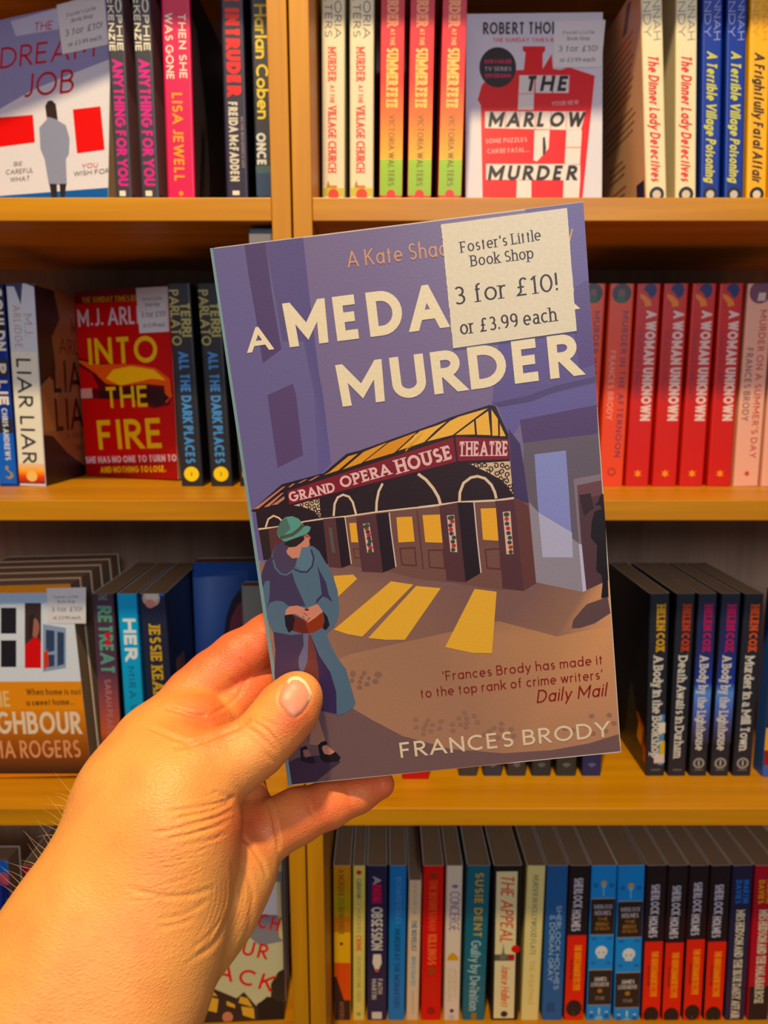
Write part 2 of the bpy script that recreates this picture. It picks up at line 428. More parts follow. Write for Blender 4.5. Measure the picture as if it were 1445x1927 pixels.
# ------------------------------------------------------------------ one paperback
def cover_mesh(t, wd, h, cs, cf, cb, c=.0007):
    """wrap of back cover, rounded spine and front cover; x = thickness, y = depth, z = up"""
    r = min(.0022, t * .2); prof = [(0, wd)]
    for i in range(5):
        a = math.pi + math.pi / 2 * i / 4; prof.append((r + r * math.cos(a), r + r * math.sin(a)))
    for i in range(5):
        a = -math.pi / 2 + math.pi / 2 * i / 4; prof.append((t - r + r * math.cos(a), r + r * math.sin(a)))
    prof.append((t, wd))
    inner = [(c, wd)]
    for i in range(5):
        a = math.pi + math.pi / 2 * i / 4; inner.append((r + (r - c) * math.cos(a), r + (r - c) * math.sin(a)))
    for i in range(5):
        a = -math.pi / 2 + math.pi / 2 * i / 4; inner.append((t - r + (r - c) * math.cos(a), r + (r - c) * math.sin(a)))
    inner.append((t - c, wd))
    n = len(prof); V = []; 
    for z in (0, h):
        V += [(x, y, z) for x, y in prof]; V += [(x, y, z) for x, y in inner]
    F = []; FC = []
    white = (225, 218, 205)
    for i in range(n - 1):
        a, b = i, i + 1
        F.append((a, b, 2 * n + b, 2 * n + a)); FC.append(cb if i < 2 else (cf if i > n - 4 else cs))
        F.append((n + b, n + a, 3 * n + a, 3 * n + b)); FC.append(white)
        F.append((a, n + a, n + b, b)); FC.append(white)
        F.append((2 * n + a, 2 * n + b, 3 * n + b, 3 * n + a)); FC.append(white)
    for i in (0, n - 1):
        q = (i, 2 * n + i, 3 * n + i, n + i); F.append(q if i == 0 else q[::-1]); FC.append(white)
    me = bpy.data.meshes.new('cover'); me.from_pydata(V, [], F)
    at = me.color_attributes.new('Col', 'FLOAT_COLOR', 'CORNER')
    arr = []
    for p, c_ in zip(me.polygons, FC): arr += list(lin(c_)) * p.loop_total
    at.data.foreach_set('color', np.array(arr, dtype=np.float32)); me.materials.append(M_COVER)
    return me
class Book:
    def __init__(s, label, M, t, cs, cf=None, cb=None, wd=.128, h=.198, group=None, sc=None):
        s.t, s.wd, s.h, s.M = t, wd, h, M
        s.root = link('paperback_book', None); s.root.matrix_world = M
        tag(s.root, label, 'book', group)
        s.cover = link('cover', cover_mesh(t, wd, h, cs, cf or cs, cb or cs), s.root)
        s.pages = box('page_block', (.0007, .0008, .0003), (t - .0007, wd - .0008, h - .0006), M_PAGES, s.root)
        s.P = {'spine': Print(M, (0, 0, 0), (1, 0, 0), (0, 0, 1), (0, -1, 0), step=2.5e-5),
               'front': Print(M, (t, 0, 0), (0, 1, 0), (0, 0, 1), (1, 0, 0), step=2.5e-5),
               'back': Print(M, (0, wd, 0), (0, -1, 0), (0, 0, 1), (-1, 0, 0), step=2.5e-5)}
        s.P['spine'].W, s.P['front'].W, s.P['back'].W = t, wd, wd
        for p_ in s.P.values(): p_.H = h; p_.step = 8e-6; p_.z = 2.4e-5
        s.sp, s.fr, s.bk = s.P['spine'], s.P['front'], s.P['back']
    def vy(s, y):
        """height on the spine that the photo shows at row y"""
        x = s.M @ Vector((s.t / 2, 0, s.h / 2))
        lo, hi = 0., s.h
        a = s.sp.px(_colx(s, y), y)[1]
        return a
    def band(s, y0, y1, c, u0=.04, u1=.96):
        v0, v1 = min(s.h, s.vy(y0)), max(0., s.vy(y1)); s.sp.uv([(u0 * s.t, v1), (u1 * s.t, v1), (u1 * s.t, v0), (u0 * s.t, v0)], c)
    def grad(s, ys, cs):
        s.sp.up()
        for i in range(len(ys) - 1):
            v0, v1 = min(s.h, s.vy(ys[i])), max(0., s.vy(ys[i + 1])); a, b = .03 * s.t, .97 * s.t
            s.sp.add([(a, v1), (b, v1), (b, v0), (a, v0)], [cs[i + 1], cs[i + 1], cs[i], cs[i]])
    def txt(s, st, y0, y1, uc, size, c, wt=.2, shear=0., gap=.16, serif=False):
        s.sp.vtext(st, s.vy(y0), s.vy(y1), uc * s.t, size * s.t, c, wt, shear, gap, serif)
    def disc(s, y, uc, r, c, ry=1., n=14):
        v = s.vy(y); s.sp.uv([((uc + r * math.cos(2 * math.pi * i / n)) * s.t, v + r * ry * s.t * math.sin(2 * math.pi * i / n)) for i in range(n)], c)
    def shape(s, y, uc, k, pts, c):
        v = s.vy(y); s.sp.uv([((uc + x * k) * s.t, v + q * k * s.t) for x, q in pts], c)
    def done(s):
        s.sp.build('spine_print', s.root); s.fr.build('front_cover_print', s.root); s.bk.build('back_cover_print', s.root)
def _colx(b, y):
    # photo column of the spine's centre at row y
    p0 = b.M @ Vector((b.t / 2, 0, 0)); p1 = b.M @ Vector((b.t / 2, 0, b.h))
    def proj(p):
        q = p - CAM; z = q.dot(FWD); return (CX + FPX * q.dot(RGT) / z, CY - FPX * q.dot(UPV) / z)
    a, c = proj(p0), proj(p1); k = (y - a[1]) / (c[1] - a[1]); return a[0] + (c[0] - a[0]) * k
def standing(label, D, zs, top, bot, cs, cf=None, cb=None, h=.198, wd=.128, group=None, gap=.0004):
    """book on a shelf, spine out.  top/bot = (row, left column, right column) of its spine in the photo"""
    t0, t1 = onplane(top[1], top[0], D), onplane(top[2], top[0], D)
    b0, b1 = onplane(bot[1], bot[0], D), onplane(bot[2], bot[0], D)
    k = (t0.x - b0.x) / (t0.z - b0.z); k2 = (t1.x - b1.x) / (t1.z - b1.z); k = (k + k2) / 2
    zm = zs; x0 = (b0.x + t0.x) / 2 + k * (zm - (b0.z + t0.z) / 2); t = ((t1.x - t0.x) + (b1.x - b0.x)) / 2 - gap
    ph = math.atan(k); t *= math.cos(ph)
    M = Matrix.Translation((x0 + gap / 2, D, zs + max(0, t * math.sin(ph)) + .0002)) @ Matrix.Rotation(ph, 4, 'Y')
    return Book(label, M, t, cs, cf, cb, h=h, wd=wd, group=group)
def facing(label, x0, D, zs, yaw, lean, t, cs, cf, h=.198, wd=.128, group=None, roll=0, X=None):
    """book with its front cover to the viewer; x0 = photo column of its lower left corner"""
    R = Matrix.Rotation(math.radians(-lean), 4, 'X') @ Matrix.Rotation(math.radians(-90 + yaw), 4, 'Z') 
    if roll: R = R @ Matrix.Rotation(math.radians(roll), 4, 'X')
    zc = D * math.cos(PITCH) - (zs - CAM.z) * math.sin(PITCH)
    X = (x0 - CX) / FPX * zc if X is None else X
    # local corner (t,0,0) is the lower left of the front cover
    P = Vector((X, D, zs)) - R @ Vector((t, 0, 0))
    low = min((P + R @ Vector((a, b, 0))).z for a in (0, t) for b in (0, wd))
    P.z += zs - low + .0003
    return Book(label, Matrix.Translation(P) @ R, t, cs, cf, cf, h=h, wd=wd, group=group)
def price_sticker(bk, TL, TR, BR, BL, lean=0):
    """white shop sticker on the front cover, corners in photo pixels"""
    P = bk.fr; Q = Print(bk.M, P.O, P.u, P.v, P.n, step=8e-6, z0=P.z + 1e-4)
    Q.poly([TL, TR, BR, BL], (214, 212, 216)); st = Q.build('price_sticker', bk.root, label='white paper price sticker')
    def at(a, b): 
        tx = TL[0] + (TR[0] - TL[0]) * a, TL[1] + (TR[1] - TL[1]) * a; bx = BL[0] + (BR[0] - BL[0]) * a, BL[1] + (BR[1] - BL[1]) * a
        return (tx[0] + (bx[0] - tx[0]) * b, tx[1] + (bx[1] - tx[1]) * b)
    H = math.hypot(BL[0] - TL[0], BL[1] - TL[1]); ink = (70, 66, 74)
    Q.text("Foster's Little", at(.18, .29), at(.80, .29), H * .075, ink, .12, True)
    Q.text("Book Shop", at(.27, .42), at(.72, .42), H * .075, ink, .12, True)
    Q.text("3 for #10!", at(.10, .66), at(.90, .66), H * .125, ink, .12, True)
    Q.text("or #3.99 each", at(.14, .88), at(.86, .88), H * .09, ink, .12, True)
    o = Q.build('sticker_lettering', bk.root); o.parent = st
# ------------------------------------------------------------------ the room
Z1, Z2, Z3, Z4 = CAM.z + .158, CAM.z - .0952, CAM.z - .397, CAM.z - .711
DF, DBK, TH = .60, .832, .0186
floor = box('floor', (-2.2, -2.4, -.03), (2.2, 1.0, 0), plain('carpet', (110, 96, 86), .95)); floor['kind'] = 'structure'
wall = box('wall_back', (-2.2, .87, 0), (2.2, .97, 2.9), plain('wall_paint', (200, 188, 170), .9)); wall['kind'] = 'structure'
def bookcase(x0, x1, label, seam):
    r = link('bookcase', None, None, (0, DF, 0)); tag(r, label, 'bookcase')
    def pc(name, a, b, m, bev=.0008):
        return box(name, (a[0], a[1] - DF, a[2]), (b[0], b[1] - DF, b[2]), m, r, bev)
    w = .016
    pc('side_panel', (x0, DF, 0), (x0 + w, DBK + .012, 2.15), M_OAKZ)
    pc('side_panel', (x1 - w, DF, 0), (x1, DBK + .012, 2.15), M_OAKZ)
    pc('back_panel', (x0 + w, DBK, .08), (x1 - w, DBK + .012, 2.13), M_BACK, 0)
    pc('plinth', (x0 + w, DF + .02, 0), (x1 - w, DF + .035, .08), M_OAKX)
    pc('top_board', (x0 + w, DF + .0006, 2.13), (x1 - w, DBK + .012, 2.15), M_OAKX)
    for z in (.10, .42, Z4, Z3, Z2, Z1, Z1 + .262):
        pc('shelf', (x0 + w + .0002, DF + .0006, z - TH), (x1 - w - .0002, DBK, z), M_OAKX)
    return r
XS = onplane(547, 300, DF).x
bookcase(XS - .95, XS - .0008, 'left oak bookcase, holding the thrillers', 0)
bookcase(XS + .0008, XS + .95, 'right oak bookcase, holding the cosy crime paperbacks', 0)

# ------------------------------------------------------------------ TOP SHELF, left bay
W_, K_ = (228, 220, 205), (24, 22, 28)
D1 = .668
b = facing('white thriller face out at the top left, red title over a woman seen from behind', -13, .70, Z1, -14, 12, .026, (150, 150, 175), (205, 205, 220))
b.fr.poly([(-22, 20), (205, -30), (222, 375), (-10, 380)], (208, 206, 218))
b.fr.poly([(-22, 25), (60, 0), (215, -20), (210, 110), (120, 145), (60, 170), (0, 205), (-15, 205)], (142, 142, 182))  # slanted shadow of the board above, painted into the cover colour
b.fr.poly([(20, 40), (110, 15), (110, 55), (30, 68)], (188, 190, 215))
b.fr.polys([[(-15, 222), (62, 216), (66, 268), (-10, 278)], [(137, 206), (189, 200), (197, 282), (145, 289)]], (206, 16, 26))
b.fr.poly([(-5, 369), (218, 352), (222, 382), (-5, 385)], (40, 90, 160))
b.fr.poly([(85, 200), (90, 190), (98, 189), (105, 196), (108, 226), (124, 236), (131, 260), (130, 290), (124, 300), (126, 348), (92, 348), (84, 300), (76, 280), (74, 240), (88, 225)], (132, 138, 165))
b.fr.poly([(85, 200), (90, 190), (98, 189), (105, 196), (109, 226), (98, 222), (88, 220)], (44, 34, 36))
b.fr.polys([[(93, 346), (107, 346), (108, 372), (97, 372)], [(112, 346), (125, 346), (122, 372), (114, 372)]], (38, 34, 42))
red = (178, 36, 44)
b.fr.text('THE', (64, 59), (99, 55), 16, red, .12); b.fr.text('DREAM', (0, 130), (180, 106), 40, red, .11)
b.fr.text('JOB', (44, 184), (138, 174), 44, red, .11)
b.fr.text('BE', (26, 313), (42, 312), 8, (90, 84, 90), .14); b.fr.text('CAREFUL', (11, 329), (63, 325), 9, (90, 84, 90), .14); b.fr.text('WHAT', (19, 343), (56, 340), 9, (90, 84, 90), .14)
b.fr.text('YOU', (154, 318), (184, 315), 9, (190, 60, 60), .14); b.fr.text('WISH FOR', (139, 332), (206, 326), 9, (90, 84, 90), .14)
price_sticker(b, (107, 10), (196, -14), (205, 84), (118, 103)); b.done()
for i, (t, bt) in enumerate((((5, 198, 233), (368, 217, 250)), ((5, 248, 283), (368, 264, 302)))):
    b = standing(['charcoal spine with magenta lettering, right beside the face-out white thriller', 'charcoal spine with magenta lettering, next to the bright pink spine'][i], D1, Z1, t, bt, (58, 56, 66), (40, 32, 38), group='charcoal and magenta paperbacks')
    b.txt('SOPHIE', -25, 96, .70, .34, W_, .2); b.txt('McKENZIE', -30, 97, .26, .34, W_, .2)
    b.txt('ANYTHING FOR YOU', 112, 350, .5, .58, (206, 40, 140), .22, gap=.1)
    b.band(359, 369, W_, .25, .6)
    b.fr.uv([(0, .02), (.10, .02), (.10, .09), (0, .12)], (150, 105, 100)); b.fr.uv([(0, .11), (.09, .08), (.09, .17), (0, .19)], (128, 84, 84)); b.done()
b = standing('bright pink spine with white and orange lettering on the top shelf', D1, Z1, (5, 303, 357), (368, 313, 369), (205, 52, 92), (26, 22, 26))
b.txt('THEN SHE', 25, 148, .70, .26, W_, .17); b.txt('WAS GONE', 25, 150, .25, .26, W_, .17); b.txt('LISA JEWELL', 175, 342, .46, .36, (236, 160, 44), .18); b.disc(364, .5, .08, (230, 150, 50))
b.fr.uv([(.0, .0), (.055, .0), (.055, .06), (.045, .11), (.02, .165), (0, .17)], (92, 78, 72)); b.fr.uv([(.01, .0), (.015, .0), (.04, .07), (.03, .09)], (40, 32, 32)); b.fr.uv([(.025, .02), (.032, .02), (.045, .09), (.04, .1)], (58, 46, 46))
b.fr.uv([(.0, .004), (.02, .004), (.02, .012), (0, .012)], (160, 130, 40)); b.done()
b = standing('black spine with red title and white lettering, left of the yellow-lettered one', D1, Z1, (5, 413, 459), (368, 425, 468), (38, 32, 56), (14, 12, 16))
b.txt('THE INTRUDER', -60, 180, .5, .60, (222, 26, 48), .3, gap=.12); b.txt('FREIDA McFADDEN', 192, 341, .42, .40, (206, 200, 186), .24); b.txt('NO ONE WHO ENTERS IS SAFE', 220, 316, .80, .12, (150, 130, 130), .16); b.band(359, 367, W_, .3, .6); b.done()
b = standing('black spine with yellow lettering, pushed against the left bookcase upright', D1 + .002, Z1, (5, 469, 508), (368, 482, 517), (44, 44, 54), (20, 20, 24))
b.txt('Harlan Coben', 8, 224, .52, .62, (222, 196, 30), .18, gap=.06); b.txt('ONCE', 250, 312, .36, .50, (205, 208, 206), .24, gap=.08)
b.sp.up(); b.band(322, 369, (42, 62, 96)); b.band(312, 326, (60, 86, 92)); b.done()

# ------------------------------------------------------------------ TOP SHELF, right bay
for i, (t, bt) in enumerate((((5, 604, 650), (368, 606, 649)), ((5, 657, 705), (368, 658, 703)))):
    b = standing(['cream spine with red lettering, first book in the right bookcase', 'cream spine with red lettering, beside the rainbow spines'][i], D1, Z1, t, bt, (222, 210, 180), (204, 200, 170), (204, 200, 170), group='cream village paperbacks')
    b.txt('VICTORIA', -70, 72, .70, .30, (84, 80, 88), .13); b.txt('WALTERS', -60, 70, .30, .30, (84, 80, 88), .13)
    b.txt('MURDER', 88, 153, .45, .36, (208, 72, 62), .2, serif=True); b.txt('AT THE', 160, 195, .45, .2, (208, 96, 86), .2); b.txt('VILLAGE CHURCH', 199, 325, .45, .36, (208, 72, 62), .2, serif=True, gap=.1)
    b.shape(352, .5, .6, [(-.5, -.55), (.35, -.55), (.25, .1), (-.25, .1), (-.38, .45), (-.5, .1)], (176, 120, 40)); b.band(354, 369, (188, 180, 40)); b.disc(366, .5, .24, (206, 70, 40)); b.done()
for i, (t, bt) in enumerate((((5, 716, 763), (368, 713, 758)), ((5, 771, 820), (368, 766, 812)), ((5, 831, 881), (368, 824, 868)))):
    b = standing(['leftmost of the three red to green rainbow spines', 'middle one of the three red to green rainbow spines', 'rightmost of the three red to green rainbow spines, beside the face-out checkered cover'][i], D1, Z1, t, bt, (200, 20, 60), (205, 60, 30), (120, 30, 30), group='rainbow paperbacks')
    b.grad([-60, 60, 150, 220, 300], [(170, 20, 60), (214, 24, 62), (232, 66, 40), (238, 120, 28), (240, 178, 24)]); b.grad([300, 318, 368], [(150, 190, 40), (146, 184, 48), (136, 178, 52)])
    b.txt('MURDER', -30, 50, .5, .46, (240, 160, 120), .24, gap=.1, serif=True); b.txt('AT THE', 54, 86, .5, .18, (244, 190, 120), .18); b.txt('SUMMER FETE', 90, 204, .5, .48, (246, 196, 110), .24, gap=.1, serif=True)
    b.txt('VICTORIA WALTERS', 216, 350, .5, .26, (110, 104, 30), .15); b.disc(366, .5, .2, (214, 66, 40), n=12); b.done()
b = facing('white cover with a red tower and black checkered lettering, face out on the top shelf', 876, .700, Z1, -1, 9, .022, (205, 205, 212), (202, 202, 214), h=.199, wd=.131)
F = b.fr; R_ = (204, 12, 52)
F.poly([(877, 25), (1146, 22), (1130, 372), (872, 372)], (202, 202, 216))
c3 = (860, 0, 2.47)
F.poly([(105, 480), (95, 465), (115, 395), (180, 330), (310, 325), (318, 245), (305, 235), (305, 215), (410, 215), (410, 235), (398, 250), (398, 320), (440, 250), (445, 320), (480, 325), (520, 312), (640, 352), (575, 1000), (120, 1000), (110, 490)], R_, c3)
F.polys([[(290, 350), (360, 350), (355, 510), (282, 510)], [(365, 350), (440, 350), (440, 432), (365, 432)], [(448, 350), (522, 350), (518, 432), (446, 432)], [(130, 518), (598, 518), (575, 605), (130, 595)], [(360, 605), (430, 605), (425, 690), (372, 750), (355, 745)], [(508, 605), (580, 605), (570, 770), (500, 760)], [(135, 762), (572, 762), (572, 838), (135, 835)], [(278, 838), (345, 838), (345, 1000), (272, 1000)], [(495, 838), (572, 838), (560, 1000), (490, 1000)]], (212, 206, 206), c3)
F.polys([[(224, 518), (228, 518), (226, 600), (222, 600)], [(290, 518), (294, 518), (291, 600), (287, 600)], [(364, 518), (368, 518), (365, 600), (361, 600)], [(436, 518), (440, 518), (436, 600), (432, 600)], [(508, 518), (512, 518), (508, 600), (504, 600)], [(283, 434), (360, 434), (360, 438), (283, 438)], [(505, 683), (575, 683), (575, 688), (505, 688)]], (214, 120, 130), c3)
F.polys([[(398, 640), (408, 635), (414, 690), (408, 720), (398, 720)]], (34, 26, 30), c3)
F.ell(189, 313, 86, 94, (34, 30, 36), c3, 24)
ik = (30, 26, 34)
F.text('ROBERT THOI', (120 / 2.47 + 860, 160 / 2.47), (450 / 2.47 + 860, 158 / 2.47), 23, (66, 62, 72), .2); F.text('THE SUNDAY TIMES B', (860 + 165 / 2.47, 196 / 2.47), (860 + 448 / 2.47, 196 / 2.47), 8, (210, 90, 90), .2)
for s_, a, c_ in (('NOW A MAJOR', 296, (190, 60, 90)), ('TV SERIES', 330, (160, 150, 160)), ('ON DRAMA', 362, (190, 60, 90))): F.text(s_, (860 + 128 / 2.47, a / 2.47), (860 + 252 / 2.47, a / 2.47), 8, c_, .2)
for s_, x0, x1, y in (('THE', 312, 512, 424), ('MARLOW', 140, 585, 590), ('MURDER', 138, 552, 838)): F.text(s_, (860 + x0 / 2.47, y / 2.47), (860 + x1 / 2.47, y / 2.47), 29 if s_ == 'THE' else 28, ik, .22, shear=.18, gap=.3)
for s_, x0, x1, y in (('SOME PUZZLES', 132, 325, 668), ('CAN BE FATAL...', 140, 335, 715), ('YOUR NEW', 440, 565, 495)): F.text(s_, (860 + x0 / 2.47, y / 2.47), (860 + x1 / 2.47, (y - 8) / 2.47), 9, (222, 150, 150), .2)
price_sticker(b, (1043, 40), (1139, 38), (1131, 127), (1040, 128)); b.done()
tan_ = (214, 180, 150)
for i, (t, bt) in enumerate((((5, 1206, 1247), (368, 1215, 1256)), ((5, 1272, 1313), (368, 1270, 1311)))):
    b = standing(['cream spine with red script, its tan back cover of small print in full view', 'cream spine with red script, directly left of the royal blue spines'][i], D1, Z1, t, bt, (228, 216, 180), (220, 205, 170), tan_ if i == 0 else (206, 196, 168), group='cream and red script paperbacks')
    b.txt('HANNAH', -45, 76, .70, .34, (120, 120, 132), .12); b.txt('HENDY', -40, 68, .26, .34, (120, 120, 132), .12)
    b.txt('The Dinner Lady Detectives', 102, 340, .5, .50, (206, 62, 52), .2, shear=.25, gap=.12)
    b.disc(366, .5, .36, (30, 26, 28)); b.disc(366, .5, .2, (200, 190, 170))
    if i == 0:
        P = b.bk
        for k in range(22):
            v = .165 - k * .0062; 
            if k in (9, 14, 15, 19): continue
            c_ = (190, 100, 90) if k in (0, 1, 20) else (150, 118, 96)
            u0, u1 = (.018, .108) if k < 16 else (.03, .08)
            P.uv([(u0, v), (u1 - (k * 37 % 11) * .001, v), (u1 - (k * 37 % 11) * .001, v + .0019), (u0, v + .0019)], c_)
        P.uv([(.105, .006), (.124, .006), (.124, .034), (.105, .034)], (40, 40, 86)); P.uv([(.05, .004), (.09, .004), (.09, .02), (.05, .02)], (70, 60, 60)); P.uv([(.052, .006), (.088, .006), (.088, .018), (.052, .018)], (190, 175, 160))
        P.uv([(.08, .172), (.092, .172), (.105, .192), (.095, .194)], (120, 104, 116))
    b.done()
for i, (t, bt) in enumerate((((5, 1322, 1361), (368, 1316, 1356)), ((5, 1368, 1406), (368, 1361, 1400)))):
    b = standing(['royal blue spine with yellow script, left of the matching pair', 'royal blue spine with yellow script, touching the bright yellow spine'][i], D1, Z1, t, bt, (24, 56, 150), (24, 48, 130), (24, 44, 120), group='royal blue script paperbacks')
    b.txt('HANNAH', -45, 76, .72, .32, (150, 160, 200), .12); b.txt('HENDY', -40, 68, .26, .32, (150, 160, 200), .12)
    b.txt('A Terrible Village Poisoning', 96, 342, .5, .50, (196, 196, 80), .2, shear=.25, gap=.12); b.disc(366, .5, .36, (26, 24, 30)); b.disc(366, .5, .2, (190, 186, 180)); b.done()
b = standing('bright yellow spine with black script at the right end of the top shelf', D1, Z1, (5, 1412, 1452), (368, 1404, 1443), (234, 176, 20), (230, 170, 20))
b.txt('HANNAH', -45, 76, .72, .32, (216, 140, 40), .14); b.txt('HENDY', -40, 68, .26, .32, (216, 140, 40), .14); b.txt('A Frightfully Fatal Affair', 98, 342, .5, .50, (60, 40, 24), .2, shear=.25, gap=.12); b.disc(366, .5, .36, (26, 24, 26)); b.disc(366, .5, .2, (210, 200, 180)); b.done()
b = standing('second yellow spine, mostly cut off by the right edge of the photo', D1, Z1, (5, 1456, 1496), (368, 1447, 1486), (232, 178, 30), (230, 170, 20)); b.done()

# ------------------------------------------------------------------ SECOND SHELF, left bay
D2 = .690
b = standing('blue and black spine at the left edge of the second shelf', D2, Z2, (530, -35, 5), (908, -2, 33), (30, 54, 140), (20, 22, 40))
b.band(520, 632, (30, 28, 36)); b.band(676, 708, (50, 44, 46)); b.band(788, 815, (40, 36, 40)); b.band(815, 910, (24, 100, 196))
b.txt('COULDN', 540, 660, .7, .5, W_, .24); b.txt('P LIE', 684, 764, .62, .5, W_, .26); b.txt('CHRIS ANDREWS', 768, 866, .6, .3, (190, 200, 220), .24)
b.shape(890, .6, 1., [(-.25, -.2), (0, -.34), (.22, -.2), (.18, 0), (-.05, .16), (0, .34), (-.15, .4), (-.2, .2), (.05, 0), (.05, -.18)], (150, 140, 90)); b.done()
b = standing('white spine with big black title, orange at its foot, second shelf', D2, Z2, (530, 10, 63), (908, 34, 88), (206, 208, 218), (140, 96, 66))
b.shape(545, .5, 1., [(-.5, .1), (-.4, .35), (.5, .35), (.5, .1), (.1, .25), (0, -.5), (-.2, .1)], (60, 66, 96)); b.band(662, 880, (226, 222, 206))
b.txt('M.J.', 590, 632, .72, .3, (170, 150, 150), .12); b.txt('ARLIDGE', 575, 655, .34, .26, (176, 150, 146), .12, gap=.3)
b.txt('LIAR LIAR', 675, 872, .46, .52, (40, 44, 50), .15, gap=.2); b.grad([872, 886, 896, 910], [(222, 196, 170), (238, 170, 60), (220, 80, 40), (120, 40, 40)]); b.disc(896, .5, .2, (232, 190, 120))
P = b.fr
P.uv([(0, 0), (.127, 0), (.127, .197), (0, .197)], (142, 98, 68)); P.uv([(0, .1), (.02, .09), (.035, .12), (.03, .15), (.05, .17), (.04, .197), (0, .197)], (44, 30, 28)); P.uv([(0, .0), (.127, 0), (.127, .02), (.09, .012), (.05, .03), (.02, .05), (0, .052)], (36, 24, 24))
P.uv([(.0, .055), (.03, .055), (.04, .10), (.02, .11), (.0, .1)], (160, 116, 80))
def utext(P, st, u0, v, u1, H, c, wt=.16, **k): P._txt(st, Vector((u0, v)), Vector((1, 0)), Vector((0, 1)), u1 - u0, H, c, wt, False, 1., 0., .16)
utext(P, 'M.J.', .075, .155, .11, .018, (96, 52, 44)); utext(P, 'ARLIDGE', .045, .135, .15, .016, (110, 54, 44)); 
utext(P, 'LIAR', .028, .094, .122, .034, (26, 20, 22), .14); utext(P, 'LIAR', .028, .054, .122, .034, (26, 20, 22), .14); utext(P, 'A KILLER...', .05, .045, .11, .005, (80, 60, 50)); utext(P, 'THE TRUTH', .07, .03, .12, .006, (80, 60, 50)); b.done()
b = facing('red cover with yellow title and a burning match, face out on the second shelf', 163, .775, Z2, -20, 1, .028, (150, 16, 30), (186, 16, 36), h=.202, wd=.125)
F = b.fr
F.poly([(100, 540), (320, 530), (345, 905), (118, 905)], (190, 14, 38)); F.poly([(100, 540), (320, 530), (322, 560), (104, 575)], (110, 14, 30)); F.poly([(150, 870), (340, 862), (345, 905), (118, 905)], (150, 16, 30))
cc = (0, 420, 3.01)
F.poly([(400, 750), (520, 780), (700, 810), (880, 830), (960, 890), (980, 960), (960, 1030), (870, 1050), (760, 1000), (600, 990), (430, 1000), (430, 940), (560, 935), (520, 850), (410, 790)], (90, 16, 26), cc)
F.poly([(420, 770), (560, 800), (760, 800), (880, 820), (960, 880), (975, 980), (940, 1020), (930, 920), (820, 910), (700, 920), (600, 910), (540, 850)], (226, 96, 30), cc); F.poly([(600, 880), (640, 830), (740, 810), (870, 830), (940, 890), (860, 880), (770, 900), (680, 920)], (248, 190, 60), cc); F.poly([(560, 950), (900, 930), (960, 990), (900, 1040), (800, 1000), (560, 995)], (50, 16, 20), cc); F.poly([(430, 940), (520, 935), (525, 990), (435, 995)], (206, 150, 140), cc)
ye = (228, 186, 20)
F.text('THE SUNDAY TIMES BS', (154, 570), (258, 566), 11, (206, 150, 30), .2); F.text('M.J. ARLI', (147, 615), (262, 609), 33, (205, 196, 205), .14)
F.text('INTO', (168, 686), (297, 682), 50, ye, .17); F.text('THE', (200, 768), (281, 765), 40, ye, .16); F.text('FIRE', (187, 846), (309, 843), 56, ye, .17)
F.text('SHE HAS NO ONE TO TURN TO', (162, 872), (333, 868), 13, (226, 190, 200), .22); F.text('AND NOTHING TO LOSE.', (190, 890), (313, 888), 12, (230, 180, 40), .22)
price_sticker(b, (256, 542), (316, 539), (319, 624), (263, 627)); b.done()
for i, (t, bt) in enumerate((((530, 314, 357), (908, 340, 383)), ((530, 369, 413), (908, 396, 438)), ((530, 424, 466), (908, 450, 492)))):
    b = standing(['black spine with blue title and yellow disc, against the red face-out cover', 'black spine with blue title and yellow disc, middle copy, left of the hand-held book', 'black spine with a yellow disc, mostly hidden behind the raised purple book'][i], D2, Z2, t, bt, (40, 40, 46), (16, 16, 20), group='black and blue thrillers')
    b.txt('TERRI', 569, 634, .72, .42, (168, 158, 100), .22, gap=.08); b.txt('PARLATO', 545, 650, .26, .42, (168, 158, 100), .18, gap=.08)
    b.txt('ALL THE DARK PLACES', 662, 872, .5, .44, (84, 140, 204), .22, gap=.12); b.disc(892, .5, .34, (236, 206, 20), n=20); b.band(888, 896, (150, 130, 20), .47, .53); b.done()
b = standing('grey and cream topped tall spine peeking above the raised purple book, by the bookcase upright', .613, Z2, (530, 470, 516), (908, 482, 528), (78, 84, 92), (50, 50, 56), h=.2315)
b.band(440, 480, (206, 186, 170)); b.done()

# ------------------------------------------------------------------ SECOND SHELF, right bay
for i, (t, bt) in enumerate((((528, 1094, 1142), (914, 1072, 1118)), ((528, 1147, 1196), (914, 1126, 1172)))):
    b = standing(['coral spine with navy lettering, half hidden by the raised purple book', 'coral spine with navy lettering, beside the four dark red spines'][i], D2, Z2, t, bt, (220, 84, 62), group='coral paperbacks')
    b.disc(552, .5, .38, (52, 58, 62), n=18); b.shape(552, .5, .5, [(-.3, -.2), (0, -.5), (.3, -.2), (.2, .3), (-.2, .3)], (120, 80, 76)); b.shape(558, .5, .5, [(-.5, -.4), (.4, -.5), (.2, .1), (-.2, .1)], (50, 90, 70))
    b.txt('MURDER IN THE AFTERNOON', 585, 860, .70, .24, (96, 56, 84), .18, gap=.24); b.txt('FRANCES BRODY', 660, 790, .28, .24, (236, 150, 130), .18)
    b.disc(888, .5, .17, (150, 60, 40)); b.disc(888, .5, .11, (220, 84, 62)); b.done()
wu = (((528, 1200, 1245), (914, 1175, 1222)), ((528, 1250, 1297), (914, 1226, 1274)), ((528, 1304, 1350), (914, 1277, 1324)), ((528, 1355, 1401), (914, 1330, 1376)))
